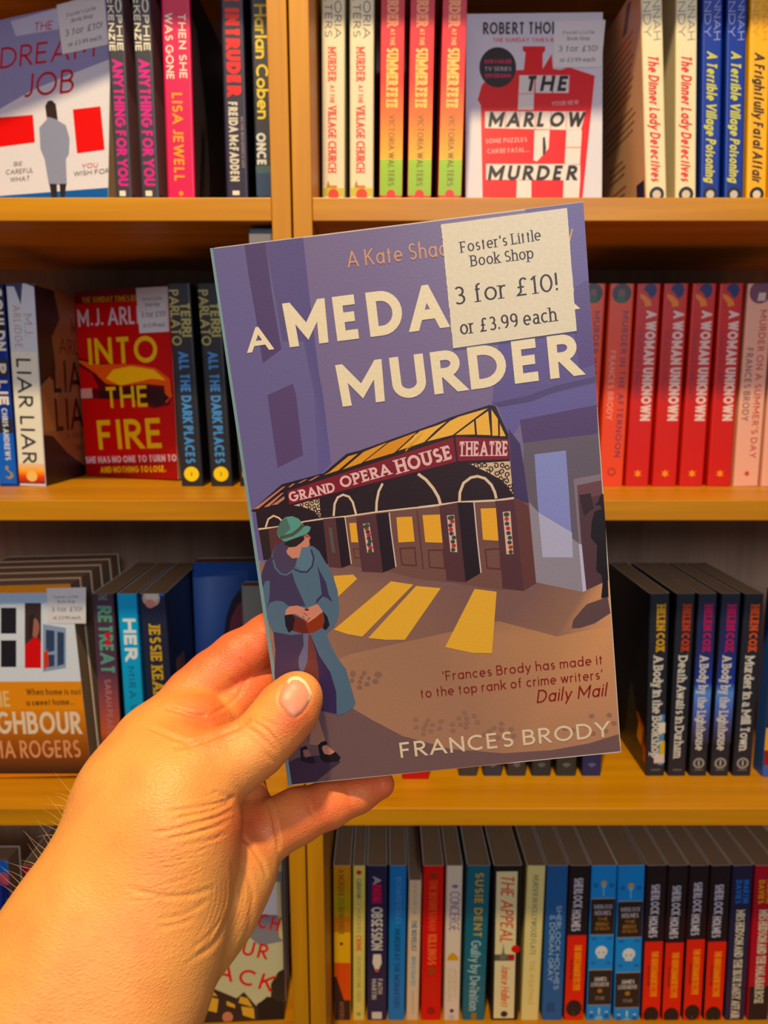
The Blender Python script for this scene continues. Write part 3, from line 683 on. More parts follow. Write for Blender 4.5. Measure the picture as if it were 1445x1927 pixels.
for i, (t, bt) in enumerate(wu):
    b = standing(['dark red spine with white title and blue-hatted head, leftmost of the four alike', 'dark red spine with white title and blue-hatted head, second from the left of four', 'dark red spine with white title and blue-hatted head, third from the left of four', 'dark red spine with white title and blue-hatted head, beside the pale pink spines'][i], D2, Z2, t, bt, (196, 52, 48), group='dark red paperbacks')
    b.shape(548, .56, .8, [(-.35, .05), (-.25, .3), (0, .38), (.25, .3), (.34, .05), (.25, -.2), (.1, -.34), (0, -.3), (-.2, -.02)], (28, 38, 96)); b.shape(562, .38, .7, [(-.32, .3), (0, .15), (.3, -.12), (.38, -.4), (0, -.45), (-.05, -.2), (-.3, .05)], (224, 130, 60)); b.sp.build('printed_head', b.root)
    b.txt('A WOMAN UNKNOWN', 585, 792, .66, .42, (226, 196, 190), .26, gap=.14); b.txt('FRANCES BRODY', 622, 752, .24, .2, (130, 50, 70), .16)
    b.shape(891, .5, .34, [(0, .5), (.14, .16), (.5, .3), (.22, 0), (.5, -.34), (.14, -.2), (0, -.5), (-.16, -.2), (-.5, -.3), (-.22, 0), (-.5, .3), (-.16, .18)], (236, 150, 20)); b.txt('PIATKUS', 903, 906, .5, .02, (220, 110, 50)); b.done()
for i, (t, bt) in enumerate((((528, 1408, 1457), (914, 1379, 1428)), ((528, 1462, 1510), (914, 1431, 1480)))):
    b = standing(['pale pink spine with dark red title, right of the four dark red spines', 'pale pink spine cut by the right edge of the photo on the second shelf'][i], D2, Z2, t, bt, (228, 172, 152), group='pale pink paperbacks')
    b.disc(550, .5, .42, (112, 66, 90), n=18); b.shape(556, .55, .5, [(-.3, -.4), (.3, -.4), (.35, .2), (-.2, .2)], (206, 180, 170))
    b.txt("MURDER ON A SUMMER'S DAY", 583, 862, .68, .26, (186, 76, 70), .16, gap=.2); b.txt('FRANCES BRODY', 655, 792, .26, .26, (96, 80, 80), .13, gap=.24)
    b.shape(891, .5, .26, [(0, .5), (.14, .16), (.5, .3), (.22, 0), (.5, -.34), (.14, -.2), (0, -.5), (-.16, -.2), (-.5, -.3), (-.22, 0), (-.5, .3), (-.16, .18)], (190, 60, 50)); b.done()

# ------------------------------------------------------------------ THIRD SHELF, left bay
D3 = .657
for i in range(4, -1, -1):
    b = facing('orange cover with white window and red figure, front copy of its row' if i == 0 else 'copy of the orange window cover, number %s behind the front one' % ['', 'one', 'two', 'three', 'four'][i],
               -92, .652 + i * .0262, Z3, 0, 0, .0235, (206, 120, 20), (214, 130, 30), h=.206, wd=.129, group='orange window covers', roll=1.6, X=-.4332 - i * .0004)
    if i == 0:
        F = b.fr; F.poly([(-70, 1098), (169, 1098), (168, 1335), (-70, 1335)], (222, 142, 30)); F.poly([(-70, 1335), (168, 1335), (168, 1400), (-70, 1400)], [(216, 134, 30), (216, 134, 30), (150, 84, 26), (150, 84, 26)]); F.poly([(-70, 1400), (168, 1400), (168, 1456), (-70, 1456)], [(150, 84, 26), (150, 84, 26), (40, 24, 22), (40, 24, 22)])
        c2 = (0, 980, 2.779)
        F.poly([(-150, 380), (432, 375), (430, 640), (430, 840), (-150, 842)], (214, 220, 230), c2); F.poly([(-150, 380), (250, 378), (250, 430), (-150, 440)], (170, 190, 216), c2)
        F.polys([[(5, 455), (85, 455), (85, 590), (5, 590)], [(5, 625), (85, 625), (85, 765), (5, 765)], [(-150, 455), (-20, 455), (-20, 765), (-150, 765)]], (30, 28, 34), c2)
        F.poly([(130, 430), (215, 430), (215, 770), (130, 770)], (58, 44, 46), c2); F.poly([(130, 650), (190, 600), (215, 640), (215, 770), (130, 770)], (208, 26, 30), c2); F.ell(182, 560, 24, 50, (156, 104, 90), c2); F.poly([(150, 500), (180, 480), (170, 600), (150, 620)], (48, 32, 30), c2)
        F.polys([[(225, 540), (345, 560), (345, 770), (225, 790)]], (140, 158, 186), c2); F.polys([[(240, 570), (285, 575), (285, 680), (240, 690)], [(240, 700), (285, 700), (285, 760), (240, 768)], [(300, 580), (335, 585), (335, 750), (300, 760)]], (52, 66, 96), c2); F.poly([(228, 690), (250, 670), (256, 760), (230, 780)], (206, 70, 30), c2)
        F.text('THE', (-30, 1331), (22, 1330), 30, (228, 190, 130), .16); F.text('When home is not', (50, 1308), (153, 1307), 12, (90, 60, 30), .14); F.text('a sweet home...', (50, 1328), (140, 1326), 12, (90, 60, 30), .14)
        F.text('NEIGHBOUR', (-62, 1381), (154, 1381), 42, (226, 206, 180), .18, gap=.12); F.text('EMMA ROGERS', (-58, 1427), (153, 1425), 33, (214, 150, 110), .15, gap=.14)
        price_sticker(b, (88, 1107), (162, 1105), (162, 1173), (91, 1173))
    b.done()
b = standing('dark plum spine with green lettering, next to the orange face-out cover', D3, Z3, (1105, 170, 214), (1404, 189, 231), (66, 44, 62), (30, 24, 30), gap=.0018)
b.grad([1106, 1260, 1330, 1380, 1404, 1440], [(70, 48, 66), (80, 52, 74), (150, 78, 78), (190, 94, 60), (60, 36, 40), (24, 18, 24)]); b.txt('THE', 1118, 1130, .5, .4, (100, 130, 116), .2); b.txt('RETREAT', 1140, 1268, .55, .66, (94, 146, 128), .22, gap=.08); b.txt('SARAH PEARSE', 1278, 1390, .5, .3, (176, 120, 120), .16)
for y in (1190, 1204): b.band(y, y + 10, (190, 50, 60), .5, .75)
b.done()
b = standing('cyan spine with white title between the plum and navy spines, above the wrist', D3, Z3, (1103, 217, 256), (1404, 236, 276), (10, 160, 210), (8, 110, 160), gap=.0014)
b.txt('HER', 1164, 1242, .56, .64, (220, 226, 226), .26, gap=.1); b.txt('MIRA V. SHAH', 1254, 1420, .5, .34, (40, 80, 110), .14, gap=.3); b.done()
b = standing('navy spine with gold lettering and a small fair-haired head, above the knuckles', D3, Z3, (1103, 260, 310), (1404, 282, 330), (34, 38, 62), (16, 18, 28))
b.disc(1126, .45, .34, (190, 160, 150)); b.disc(1118, .5, .30, (206, 196, 186)); b.shape(1115, .85, .5, [(-.2, -.3), (.2, -.3), (.2, .3), (-.2, .3)], (40, 110, 200)); b.disc(1136, .4, .18, (196, 130, 120))
b.txt('JESSIE KEANE', 1172, 1330, .5, .44, (196, 160, 60), .2, serif=True, gap=.12); b.fr.uv([(.02, .06), (.05, .06), (.05, .12), (.02, .12)], (110, 80, 30)); b.done()
b = facing('deep blue cover with a dark-haired profile, face out behind the index finger', 338, .742, Z3, 4, 2, .028, (20, 60, 140), (40, 84, 170), h=.205, X=-.2165, wd=.1205)
F = b.fr; F.poly([(335, 1075), (466, 1073), (468, 1300), (330, 1300)], [(30, 72, 150), (60, 96, 176), (24, 70, 160), (20, 60, 160)]); F.poly([(340, 1090), (395, 1085), (395, 1300), (335, 1300)], [(34, 74, 156), (110, 140, 206), (50, 100, 190), (22, 66, 160)]); F.poly([(395, 1085), (450, 1083), (450, 1300), (395, 1300)], [(110, 140, 206), (60, 96, 176), (24, 70, 160), (50, 100, 190)])
F.poly([(468, 1102), (452, 1108), (436, 1130), (426, 1160), (420, 1200), (425, 1230), (470, 1230)], (40, 30, 48)); F.poly([(462, 1125), (446, 1140), (434, 1165), (430, 1200), (440, 1210), (462, 1160)], (120, 62, 84)); b.done()
b = facing('pale grey cover behind the raised purple book, beside the blue profile cover', 465, .712, Z3, 0, 0, .018, (150, 156, 160), (150, 158, 164), h=.190, wd=.05)
b.done()

# ------------------------------------------------------------------ THIRD SHELF, right bay
hx = (((1118, 1223, 1261), (1457, 1215, 1251)), ((1118, 1273, 1310), (1457, 1257, 1290)), ((1118, 1314, 1350), (1457, 1297, 1330)), ((1118, 1357, 1395), (1457, 1337, 1371)), ((1118, 1401, 1439), (1462, 1378, 1413)))
hl = ['near-black spine, gold author line, bright picture at its foot, first of the dark row', 'near-black spine with red author line and plain foot, second of the dark row', 'blue-banded black spine with round emblem, left one of the pair', 'blue-banded black spine with round emblem, right one of the pair', 'black spine with orange author line and round emblem, last of the dark row']
ht = ['A Body in the Bookshop', 'Death Awaits in Durham', 'A Body by the Lighthouse', 'A Body by the Lighthouse', 'Murder in a Mill Town']
hc = [(196, 150, 50), (176, 66, 40), (170, 44, 90), (176, 44, 90), (196, 84, 50)]
for i, (t, bt) in enumerate(hx):
    b = standing(hl[i], D3, Z3, t, bt, (34, 36, 46), cb=(16, 16, 22), group='dark crime spines')
    if i in (2, 3):
        b.grad([1118, 1220, 1285, 1305, 1330, 1370, 1400], [(34, 36, 50), (40, 44, 96), (40, 60, 150), (96, 140, 210), (84, 110, 190), (70, 66, 110), (44, 42, 46)])
    if i == 0:
        b.band(1345, 1440, (90, 130, 170), .62, .9); b.band(1360, 1380, (216, 206, 190), .6, .95); b.band(1395, 1420, (200, 170, 60), .7, .95); b.band(1420, 1436, (206, 190, 180), .4, .95)
        P = b.bk; P.uv([(.085, .03), (.115, .022), (.12, .05), (.10, .06)], (190, 96, 24)); P.uv([(.1, .02), (.125, .012), (.125, .03), (.11, .034)], (206, 60, 20)); P.uv([(.06, .0), (.11, .0), (.12, .02), (.08, .09)], (60, 52, 34))
        P.uv([(.10, .03), (.113, .026), (.115, .045), (.105, .05)], (230, 150, 40))
    b.txt('HELEN COX', 1138, 1226, .58, .44, hc[i], .24, serif=True, gap=.08)
    b.txt(ht[i], 1234, 1426 if i < 2 else 1412, .5, .5, (206, 200, 190), .18, serif=True, gap=.06)
    if i > 1:
        b.disc(1436, .5, .32, (150, 146, 140), n=18); b.disc(1436, .5, .22, (48, 46, 46), n=18); b.band(1431, 1441, (176, 170, 160), .46, .54)
    b.txt('QUERCUS', 1448, 1452, .5, .02, (120, 110, 100)); b.band(1447, 1450, (96, 90, 84), .25, .75); b.done()
b = facing('cover with blue sky and yellow field, cut off by the right photo edge', 1434, .655, Z3, 0, 2, .02, (60, 90, 160), (70, 96, 170), wd=.11)
F = b.fr; F.poly([(1434, 1100), (1500, 1100), (1500, 1250), (1434, 1250)], [(84, 140, 210), (84, 140, 210), (150, 140, 190), (90, 80, 150)]); F.poly([(1434, 1290), (1500, 1280), (1500, 1370), (1434, 1370)], (50, 30, 40)); F.poly([(1434, 1370), (1500, 1370), (1500, 1412), (1434, 1412)], (226, 160, 20)); F.poly([(1434, 1412), (1500, 1412), (1500, 1440), (1434, 1440)], (130, 40, 40)); b.done()
# spines whose feet show below the raised book
ft = [((1118, 762, 812), (1470, 754, 809), (186, 26, 26), 'bright red spine, only its foot showing under the raised purple book'),
      ((1120, 873, 910), (1447, 863, 899), (60, 54, 50), 'grey-brown foot of a dark spine, first right of the bright red one'),
      ((1120, 919, 956), (1450, 909, 945), (50, 52, 66), 'slate foot of a dark spine, second right of the bright red one'),
      ((1120, 966, 1004), (1450, 954, 990), (52, 48, 48), 'dark brown foot of a spine, third right of the bright red one'),
      ((1120, 1014, 1053), (1450, 1000, 1037), (40, 42, 46), 'black foot of a spine, fourth right of the bright red one'),
      ((1120, 1061, 1102), (1450, 1046, 1085), (44, 46, 42), 'greenish black foot of a spine, fifth right of the bright red one'),
      ((1120, 1110, 1148), (1452, 1094, 1132), (40, 42, 84), 'navy foot of a spine, rightmost one under the raised purple book')]
for i, (t, bt, c_, lb) in enumerate(ft):
    b = standing(lb, D3 - (.006 if i == 0 else 0), Z3, t, bt, c_, cb=(16, 16, 22), group='book feet below the raised book')
    if i: b.txt('QUERCUS', 1436, 1444, .5, .08, (150, 146, 140)); b.disc(1439, .5, .2, tuple(min(255, v + 50) for v in c_), ry=.5)
    b.done()
# ------------------------------------------------------------------ BOTTOM SHELF, right bay
D4 = .671
def s4(label, t, bt, cs, h=.198, cb=None, group=None, D=D4):
    return standing(label, D, Z4, t, bt, cs, cb=cb, h=h, group=group)
b = s4('mustard and orange sunset spine, first book in the lower right bay', (1628, 627, 660), (1918, 628, 661), (206, 150, 24))
b.grad([1626, 1670, 1690, 1720, 1730, 1754], [(200, 136, 20), (186, 130, 24), (170, 150, 40), (170, 140, 40), (176, 104, 20), (190, 120, 20)]); b.band(1755, 1812, (226, 172, 16)); b.band(1812, 1882, (214, 88, 14)); b.band(1882, 1925, (44, 26, 22)); b.shape(1860, .15, 1., [(-.15, -1.), (.5, -1.), (0, .8), (-.15, .8)], (50, 28, 22))
b.txt('A MURDER TO REMEMBER', 1636, 1758, .45, .34, (120, 88, 24), .16); b.txt('MYERS', 1886, 1918, .45, .28, (150, 100, 80), .16); b.disc(1776, .45, .1, (60, 44, 20)); b.done()
b = s4('narrow pale yellow spine beside the mustard one, lower right bay', (1630, 664, 687), (1918, 663, 687), (212, 196, 110))
b.disc(1642, .5, .22, (180, 60, 50)); b.txt('CARAVAN', 1654, 1690, .5, .4, (90, 84, 70), .2); b.txt('OF MURDERS', 1692, 1755, .5, .36, (180, 140, 90), .16); b.txt('CRIME', 1760, 1790, .5, .44, (220, 110, 60), .22); b.txt('FEATHERSTONE CREEK', 1800, 1886, .5, .34, (170, 156, 90), .14); b.disc(1908, .5, .2, (160, 150, 90)); b.done()
b = s4('navy spine with a small white shape and pink word, lower right bay', (1630, 690, 729), (1922, 690, 728), (34, 32, 66))
b.txt('A', 1650, 1664, .5, .4, (170, 160, 170), .2); b.band(1664, 1700, (150, 26, 66), .25, .72); b.txt('FATAL', 1666, 1698, .5, .36, (190, 50, 90), .24); b.txt('OBSESSION', 1707, 1788, .5, .56, (200, 192, 180), .2, gap=.08)
b.shape(1812, .5, 1., [(-.18, .5), (.2, .5), (.24, 0), (.1, -.36), (-.08, -.4), (-.22, 0)], (220, 206, 186)); b.disc(1826, .5, .1, (206, 90, 50)); b.txt('FAITH', 1842, 1870, .66, .24, (190, 180, 170), .2); b.txt('MARTIN', 1842, 1880, .36, .24, (190, 180, 170), .2); b.band(1904, 1917, (206, 196, 186), .25, .75); b.done()
b = s4('sky blue spine between the navy book and the short beige one', (1628, 733, 765), (1922, 729, 762), (10, 116, 178))
b.txt('RICHARD COLES', 1650, 1738, .55, .32, (90, 140, 196), .14); b.txt('MURDER AT THE MONASTERY', 1748, 1898, .5, .34, (10, 70, 110), .18, gap=.1); b.done()
b = s4('short beige spine, lower than its neighbours, left of the bright red one', (1650, 769, 794), (1912, 764, 788), (214, 188, 156), h=.180)
b.txt('DEATH IN THE', 1662, 1722, .5, .3, (160, 140, 120), .12); b.txt('THE NOVELIST', 1732, 1790, .5, .44, (76, 112, 130), .22); b.txt('INVESTIGATES', 1800, 1856, .5, .36, (100, 160, 170), .2); b.txt('ADAM CROFT', 1864, 1908, .5, .24, (180, 156, 120), .12); b.done()
b = s4('bright red spine with coral lettering and brown dots, lower right bay', (1630, 797, 835), (1922, 791, 830), (206, 14, 20))
b.disc(1648, .5, .18, (140, 50, 20)); b.txt('THE BUSINESSMAN', 1656, 1752, .5, .4, (220, 90, 60), .22, gap=.1); b.txt('KILLINGS', 1758, 1816, .5, .44, (232, 110, 70), .26, gap=.1); b.disc(1827, .5, .2, (150, 70, 30)); b.txt('RICHARD', 1840, 1886, .62, .26, (200, 60, 30), .2); b.txt('OSMAN', 1842, 1880, .28, .26, (200, 60, 30), .2); b.disc(1902, .5, .22, (150, 20, 26)); b.done()
b = s4('white spine with blue-grey title and a small gold bell, lower right bay', (1630, 840, 871), (1922, 834, 865), (218, 200, 178))
b.disc(1668, .55, .2, (110, 110, 150), ry=.6); b.txt('CONCIERGE', 1678, 1752, .55, .62, (120, 112, 140), .12, gap=.06); b.shape(1802, .5, 1., [(-.34, -.2), (.34, -.2), (.34, 0), (.2, .2), (0, .36), (-.2, .24), (-.32, 0)], (206, 150, 30)); b.txt('ABBY', 1822, 1880, .68, .24, (196, 170, 110), .12); b.txt('CORSON', 1822, 1884, .34, .24, (196, 170, 110), .12); b.disc(1902, .5, .14, (60, 60, 110)); b.disc(1914, .5, .2, (190, 180, 170)); b.done()
b = s4('teal spine with gold and white script, left of the black-edged cream book', (1630, 879, 923), (1922, 869, 912), (30, 96, 112))
b.txt('SUSIE DENT', 1642, 1764, .55, .36, (190, 150, 40), .2, gap=.24); b.txt('Guilty by Definition', 1770, 1902, .5, .44, (160, 186, 180), .15, gap=.08); b.band(1906, 1920, (150, 110, 40), .4, .62); b.done()
b = s4('cream spine bordered in black with red lettering and poppies', (1630, 930, 982), (1922, 922, 976), (26, 18, 20))
b.band(1640, 1916, (222, 208, 160), .1, .84); b.txt('THE APPEAL', 1646, 1774, .5, .46, (206, 80, 62), .13, shear=.15, gap=.1); b.band(1796, 1808, (90, 84, 70), .1, .8); b.disc(1786, .84, .16, (214, 20, 20)); b.disc(1802, .7, .12, (180, 40, 50)); b.disc(1800, .4, .14, (120, 110, 90)); b.shape(1786, .4, .5, [(-.1, -.4), (.1, -.4), (0, .5)], (110, 120, 90)); b.txt('Janice Hallett', 1816, 1894, .5, .30, (214, 90, 60), .14, shear=.2, gap=.1); b.disc(1908, .48, .13, (50, 40, 34)); b.done()
b = s4('cream spine with small green-grey title, right of the poppy book', (1630, 992, 1027), (1922, 979, 1014), (222, 204, 140))
b.txt('MURDER IN HOLLYWOOD FLATS', 1646, 1796, .5, .3, (120, 116, 90), .14, shear=.15); b.txt('THE AGATHAS', 1808, 1890, .5, .28, (210, 170, 70), .14); b.done()
b = s4('denim blue spine with white lettering, lower right bay', (1630, 1030, 1069), (1922, 1018, 1059), (44, 92, 146))
b.txt('SHERLOCK HOLMES', 1704, 1862, .64, .24, (170, 190, 206), .14); b.txt('& DORIAN GRAY', 1722, 1846, .34, .24, (170, 190, 206), .14); b.band(1886, 1904, (30, 74, 124), .2, .6); b.done()
skl = [((1642, 1218, 1255), (1922, 1205, 1243)), ((1644, 1258, 1295), (1922, 1243, 1281)), ((1640, 1298, 1335), (1922, 1283, 1320)), ((1642, 1338, 1376), (1922, 1322, 1360))]
allr = [((1636, 1072, 1111), (1922, 1059, 1098))] + skl
rl = ['black over orange-red spine, the lone one left of the skull spines', 'black over orange-red spine, first after the skull spines', 'black over orange-red spine, second after the skull spines', 'black over orange-red spine, third after the skull spines', 'black over orange-red spine, fourth after the skull spines, beside the dark navy one']
def red_book(i):
    t, bt = allr[i]; dy = (0, 12, 14, 8, 12)[i] - 8
    b = s4(rl[i], t, bt, (28, 18, 24), group='black over orange-red paperbacks', cb=(90, 14, 24))
    b.band(1768 + dy, 1925, (218, 58, 26)); b.txt('SHERLOCK', 1660 + dy, 1716 + dy, .46, .44, (186, 180, 190), .24, gap=.08); b.txt('HOLMES', 1720 + dy, 1760 + dy, .42, .44, (186, 180, 190), .24, gap=.08)
    b.txt('THE GENTLEMAN DETECTIVE', 1786 + dy, 1872 + dy, .58, .36, (240, 150, 20), .28, gap=.06); b.txt('THE COLLECTION', 1812 + dy, 1850 + dy, .3, .14, (120, 40, 30)); b.disc(1905 + dy, .5, .4, (34, 20, 20), ry=1.2, n=18); b.txt('CLASSICS', 1912 + dy, 1916 + dy, .5, .02, (200, 190, 180)); b.done()
red_book(0)
for i, (t, bt) in enumerate((((1632, 1114, 1161), (1922, 1101, 1151)), ((1634, 1163, 1214), (1922, 1153, 1204)))):
    b = s4(['bright cyan spine with a white skull and black panels, left one of the pair', 'bright cyan spine with a white skull and black panels, right one of the pair'][i], t, bt, (16, 136, 206), cb=(14, 60, 120), group='cyan skull spines')
    dy = i * 5; bk = (38, 28, 26)
    for y0, y1 in ((1692, 1758), (1826, 1890)):
        b.band(y0 + dy - 2, y0 + dy, (150, 140, 130)); b.band(y0 + dy, y1 + dy, bk); b.band(y1 + dy, y1 + dy + 2, (130, 120, 110)); 
    b.disc(1662 + dy, .5, .11, (190, 150, 70)); b.disc(1668 + dy, .5, .08, (130, 180, 210)); b.band(1672 + dy, 1686 + dy, (110, 176, 214), .47, .53)
    for q, w_ in ((.2, 12), (.8, 12)):
        b.disc(1666 + dy, q, .1, (14, 106, 170)); b.disc(1766 + dy, q, .12, (14, 104, 166), ry=.5); b.disc(1812 + dy, q, .1, (14, 104, 166), ry=.6); b.disc(1912 + dy, q, .09, (14, 90, 150)); b.disc(1904 + dy, q, .07, (190, 210, 220), ry=.4)
    def cband(s_, y0, y1, wd_, c_):   # level lettering across the spine
        v0, v1 = b.vy(y1), b.vy(y0); b.sp._txt(s_, Vector(((.5 - wd_ / 2) * b.t, v0)), Vector((1, 0)), Vector((0, 1)), wd_ * b.t, v1 - v0, c_, .2, False, 1., 0., .12)
    cband('SHERLOCK', 1702 + dy, 1710 + dy, .72, (170, 160, 160)); cband('HOLMES', 1713 + dy, 1722 + dy, .62, (170, 160, 160)); cband('THE', 1726 + dy, 1732 + dy, .4, (150, 106, 50)); cband('RIDDLE', 1735 + dy, 1742 + dy, .5, (150, 106, 50)); cband('OF DEATH', 1744 + dy, 1750 + dy, .56, (150, 106, 50))
    b.disc(1790 + dy, .5, .24, (214, 214, 208), ry=1.05, n=20); b.band(1796 + dy, 1803 + dy, (206, 208, 204), .36, .64); b.disc(1792 + dy, .41, .05, (150, 170, 190)); b.disc(1792 + dy, .59, .05, (150, 170, 190))
    cband('JAMES', 1838 + dy, 1846 + dy, .5, (200, 190, 184)); cband('LOVEGROVE', 1848 + dy, 1856 + dy, .72, (190, 180, 174)); b.disc(1864 + dy, .5, .1, (160, 110, 50)); cband('TITAN', 1874 + dy, 1881 + dy, .36, (130, 120, 110))
    b.disc(1916 + dy, .5, .16, (120, 176, 210)); b.disc(1920 + dy, .5, .09, (200, 160, 80)); b.band(1896 + dy, 1908 + dy, (170, 200, 210), .46, .54); b.done()
for i in range(1, 5): red_book(i)
for i, (t, bt, c_, lb, st, ac) in enumerate((((1644, 1379, 1417), (1922, 1362, 1402), (36, 32, 62), 'dark navy spine with blue and cream lettering, near the lower right corner', 'MRS HUDSON AND THE BLUE DAISY AFFAIR', (20, 110, 190)), ((1646, 1421, 1462), (1922, 1404, 1446), (170, 20, 50), 'crimson and black spine with gold and cream lettering, in the lower right corner', 'MRS HUDSON AND THE MALABAR ROSE', (216, 150, 30)))):
    b = s4(lb, t, bt, c_, group='lettered spines in the lower right corner')
    if i: b.band(1856, 1925, (34, 20, 26)); 
    b.txt('MARTIN', 1656, 1700, .70, .28, ac, .24); b.txt('DAVIES', 1656, 1700, .34, .28, ac, .24); b.txt(st, 1712, 1916 if i == 0 else 1888, .5, .42, (206, 196, 170), .2, serif=True, gap=.08); b.band(1919, 1925, (200, 60, 100), .1, .8); b.done()
b = s4('cream spine barely showing in the bottom right corner', (1646, 1466, 1500), (1922, 1450, 1484), (206, 190, 150)); b.done()

# ------------------------------------------------------------------ BOTTOM SHELF, left bay
b = facing('deep blue cover of a woman in blue, face out at the lower left edge', -158, .668, Z4, 0, 3, .026, (24, 30, 96), (24, 30, 100), wd=.118)
F = b.fr; c6 = (0, 1560, 9.633)
F.poly([(-200, 560), (390, 600), (420, 1900), (-200, 1900)], (60, 40, 36), c6)
F.poly([(-60, 580), (150, 570), (220, 640), (300, 860), (420, 1200), (430, 1900), (-200, 1900), (-200, 700)], (22, 30, 96), c6); F.poly([(-60, 580), (150, 570), (210, 640), (280, 860), (100, 880), (-60, 820)], (40, 110, 196), c6)
F.poly([(220, 600), (310, 580), (370, 760), (395, 900), (280, 945), (200, 930), (230, 880), (310, 850), (300, 760)], (190, 130, 90), c6); F.poly([(-60, 800), (90, 790), (200, 880), (220, 940), (130, 1030), (-60, 960)], (206, 96, 110), c6)
F.poly([(110, 1260), (270, 1270), (320, 1640), (120, 1640)], (70, 96, 84), c6); F.poly([(10, 900), (40, 1200), (10, 1600), (-100, 1600)], (18, 60, 150), c6); b.done()
b = s4('raspberry spine with a big pale title starting C A, lower left behind the forearm', (1622, 42, 72), (1800, 50, 82), (178, 24, 52)); b.txt('CARNIVAL', 1637, 1860, .5, .62, (206, 150, 160), .24, gap=.1); b.done()
b = s4('black spine with a blue patch, between the raspberry spine and the forearm', (1622, 75, 112), (1800, 86, 124), (30, 30, 44)); b.band(1634, 1680, (50, 84, 130), .3, .95); b.done()
for i in (1, 0):
    b = facing(['cover with huge red capitals over a stormy house, face out in the lower left bay', 'copy behind the red-lettered stormy house cover, only its right edge showing'][i], 322 + i * 12, .664 + i * .03, Z4, 3, 4, .026, (120, 110, 110), (186, 180, 150), h=.196, wd=.128, group='stormy house covers')
    if i == 0:
        F = b.fr; F.poly([(280, 1640), (536, 1640), (540, 1925), (280, 1925)], (190, 184, 146)); F.poly([(280, 1640), (536, 1640), (537, 1770), (490, 1780), (440, 1740), (280, 1740)], (128, 124, 130))
        c5 = (340, 1600, 5.891)
        F.poly([(980, 350), (1090, 350), (1120, 720), (880, 710), (960, 560)], (214, 208, 210), c5); F.poly([(1060, 350), (1100, 350), (1130, 1000), (1090, 960)], (206, 190, 130), c5)
        F.poly([(1000, 1480), (1080, 1350), (1170, 1300), (1190, 2000), (800, 2000), (850, 1700), (1000, 1620)], (40, 36, 26), c5); F.poly([(960, 1620), (1160, 1700), (1170, 2000), (800, 2000), (840, 1720)], (24, 16, 16), c5)
        F.poly([(380, 1540), (620, 1640), (700, 1570), (850, 1740), (880, 2000), (-100, 2000), (-100, 1700), (300, 1500)], (50, 34, 30), c5)
        F.polys([[(300, 1620), (420, 1650), (400, 1800), (190, 1750), (200, 1680)], [(340, 1540), (410, 1620), (300, 1600)], [(510, 1670), (600, 1710), (605, 1750), (510, 1720)], [(660, 1620), (740, 1640), (800, 1740), (640, 1690)], [(670, 1730), (810, 1750), (820, 1870), (690, 1830)]], (206, 160, 70), c5); F.ell(520, 1850, 60, 60, (190, 120, 90), c5)
        for s_, x0, x1, y0, y1, h_ in (('WATCH', 400, 1075, 760, 905, 165), ('YOUR', 280, 950, 1080, 1210, 165), ('BACK', 180, 1000, 1360, 1570, 180)):
            F.text(s_, (340 + x0 / 5.891, 1600 + y0 / 5.891), (340 + x1 / 5.891, 1600 + y1 / 5.891), h_ / 5.891, (206, 40, 44), .16, gap=.3)
    b.done()

# ------------------------------------------------------------------ THE RAISED BOOK
BW, BH, BT = .1269, .198, .021
ex = Vector((.99332, .11108, -.03131)).normalized(); ey = Vector((-.11448, .98274, -.14534)); ey = (ey - ex * ey.dot(ex)).normalized()
def c2w(v): return RGT * v[0] + UPV * v[1] + FWD * v[2]
X_, Y_ = c2w(ex), c2w(ey); N_ = X_.cross(Y_)                # N_ faces the viewer
ctr = CAM + c2w((.01505, -.00036, .24512))
# local frame of a paperback: x = thickness towards the front cover, y = depth (away from the spine), z = up
MB = Matrix((N_, X_, Y_)).transposed().to_4x4()
MB.translation = ctr - N_ * BT - X_ * BW / 2 - Y_ * BH / 2
hb = Book('purple murder-mystery paperback held up in the hand, theatre scene and price sticker on it', MB, BT, (128, 156, 166), (204, 190, 176), (100, 90, 130), wd=BW, h=BH)
P = Print(MB, (BT, 0, 0), (0, 1, 0), (0, 0, 1), (1, 0, 0), step=5e-7)
P.W, P.H = BW, BH
_A = []
for (x, y), (u, v) in zip([(392, 463), (1096, 384), (1171, 1418), (545, 1475)], [(0, BH), (BW, BH), (BW, 0), (0, 0)]):
    _A += [[x, y, 1, 0, 0, 0, -u * x, -u * y, -u], [0, 0, 0, x, y, 1, -v * x, -v * y, -v]]
P.hom = np.linalg.svd(np.array(_A, float))[2][-1].reshape(3, 3)
bm_ = [(.0016, .0004), (BW - .0003, .0004), (BW - .0003, BH - .0004), (.0016, BH - .0004)]
P.add(bm_, (120, 106, 142)); 
k1, k6, k7, kb, kc, k3, k3a, k5, k8 = (380, 380, 1.806), (380, 370, 5.558), (380, 700, 7.411), (460, 740, 4.014), (780, 740, 3.6125), (660, 930, 2.89), (470, 950, 4.983), (480, 1180, 4.817), (740, 1220, 3.211)
lb_ = (106, 98, 142)
P.poly([(397, 464), (568, 445), (583, 577), (599, 700), (607, 740), (623, 871), (600, 895), (470, 960), (466, 930)], lb_)
P.poly([(497, 453), (568, 445), (583, 577), (599, 700), (607, 740), (623, 871), (600, 895), (590, 740), (570, 640), (530, 640)], [(96, 84, 128), (92, 82, 130), (92, 82, 130), (90, 82, 134), (96, 88, 140), (98, 90, 142), (100, 92, 142), (98, 90, 140), (94, 84, 132), (94, 84, 128)])
P.poly([(457, 458), (497, 453), (508, 540), (520, 610), (528, 655), (493, 681), (488, 650), (479, 591), (466, 520)], (84, 68, 108))
P.poly([(502, 741), (550, 720), (556, 740), (570, 855), (522, 878)], (88, 70, 110))
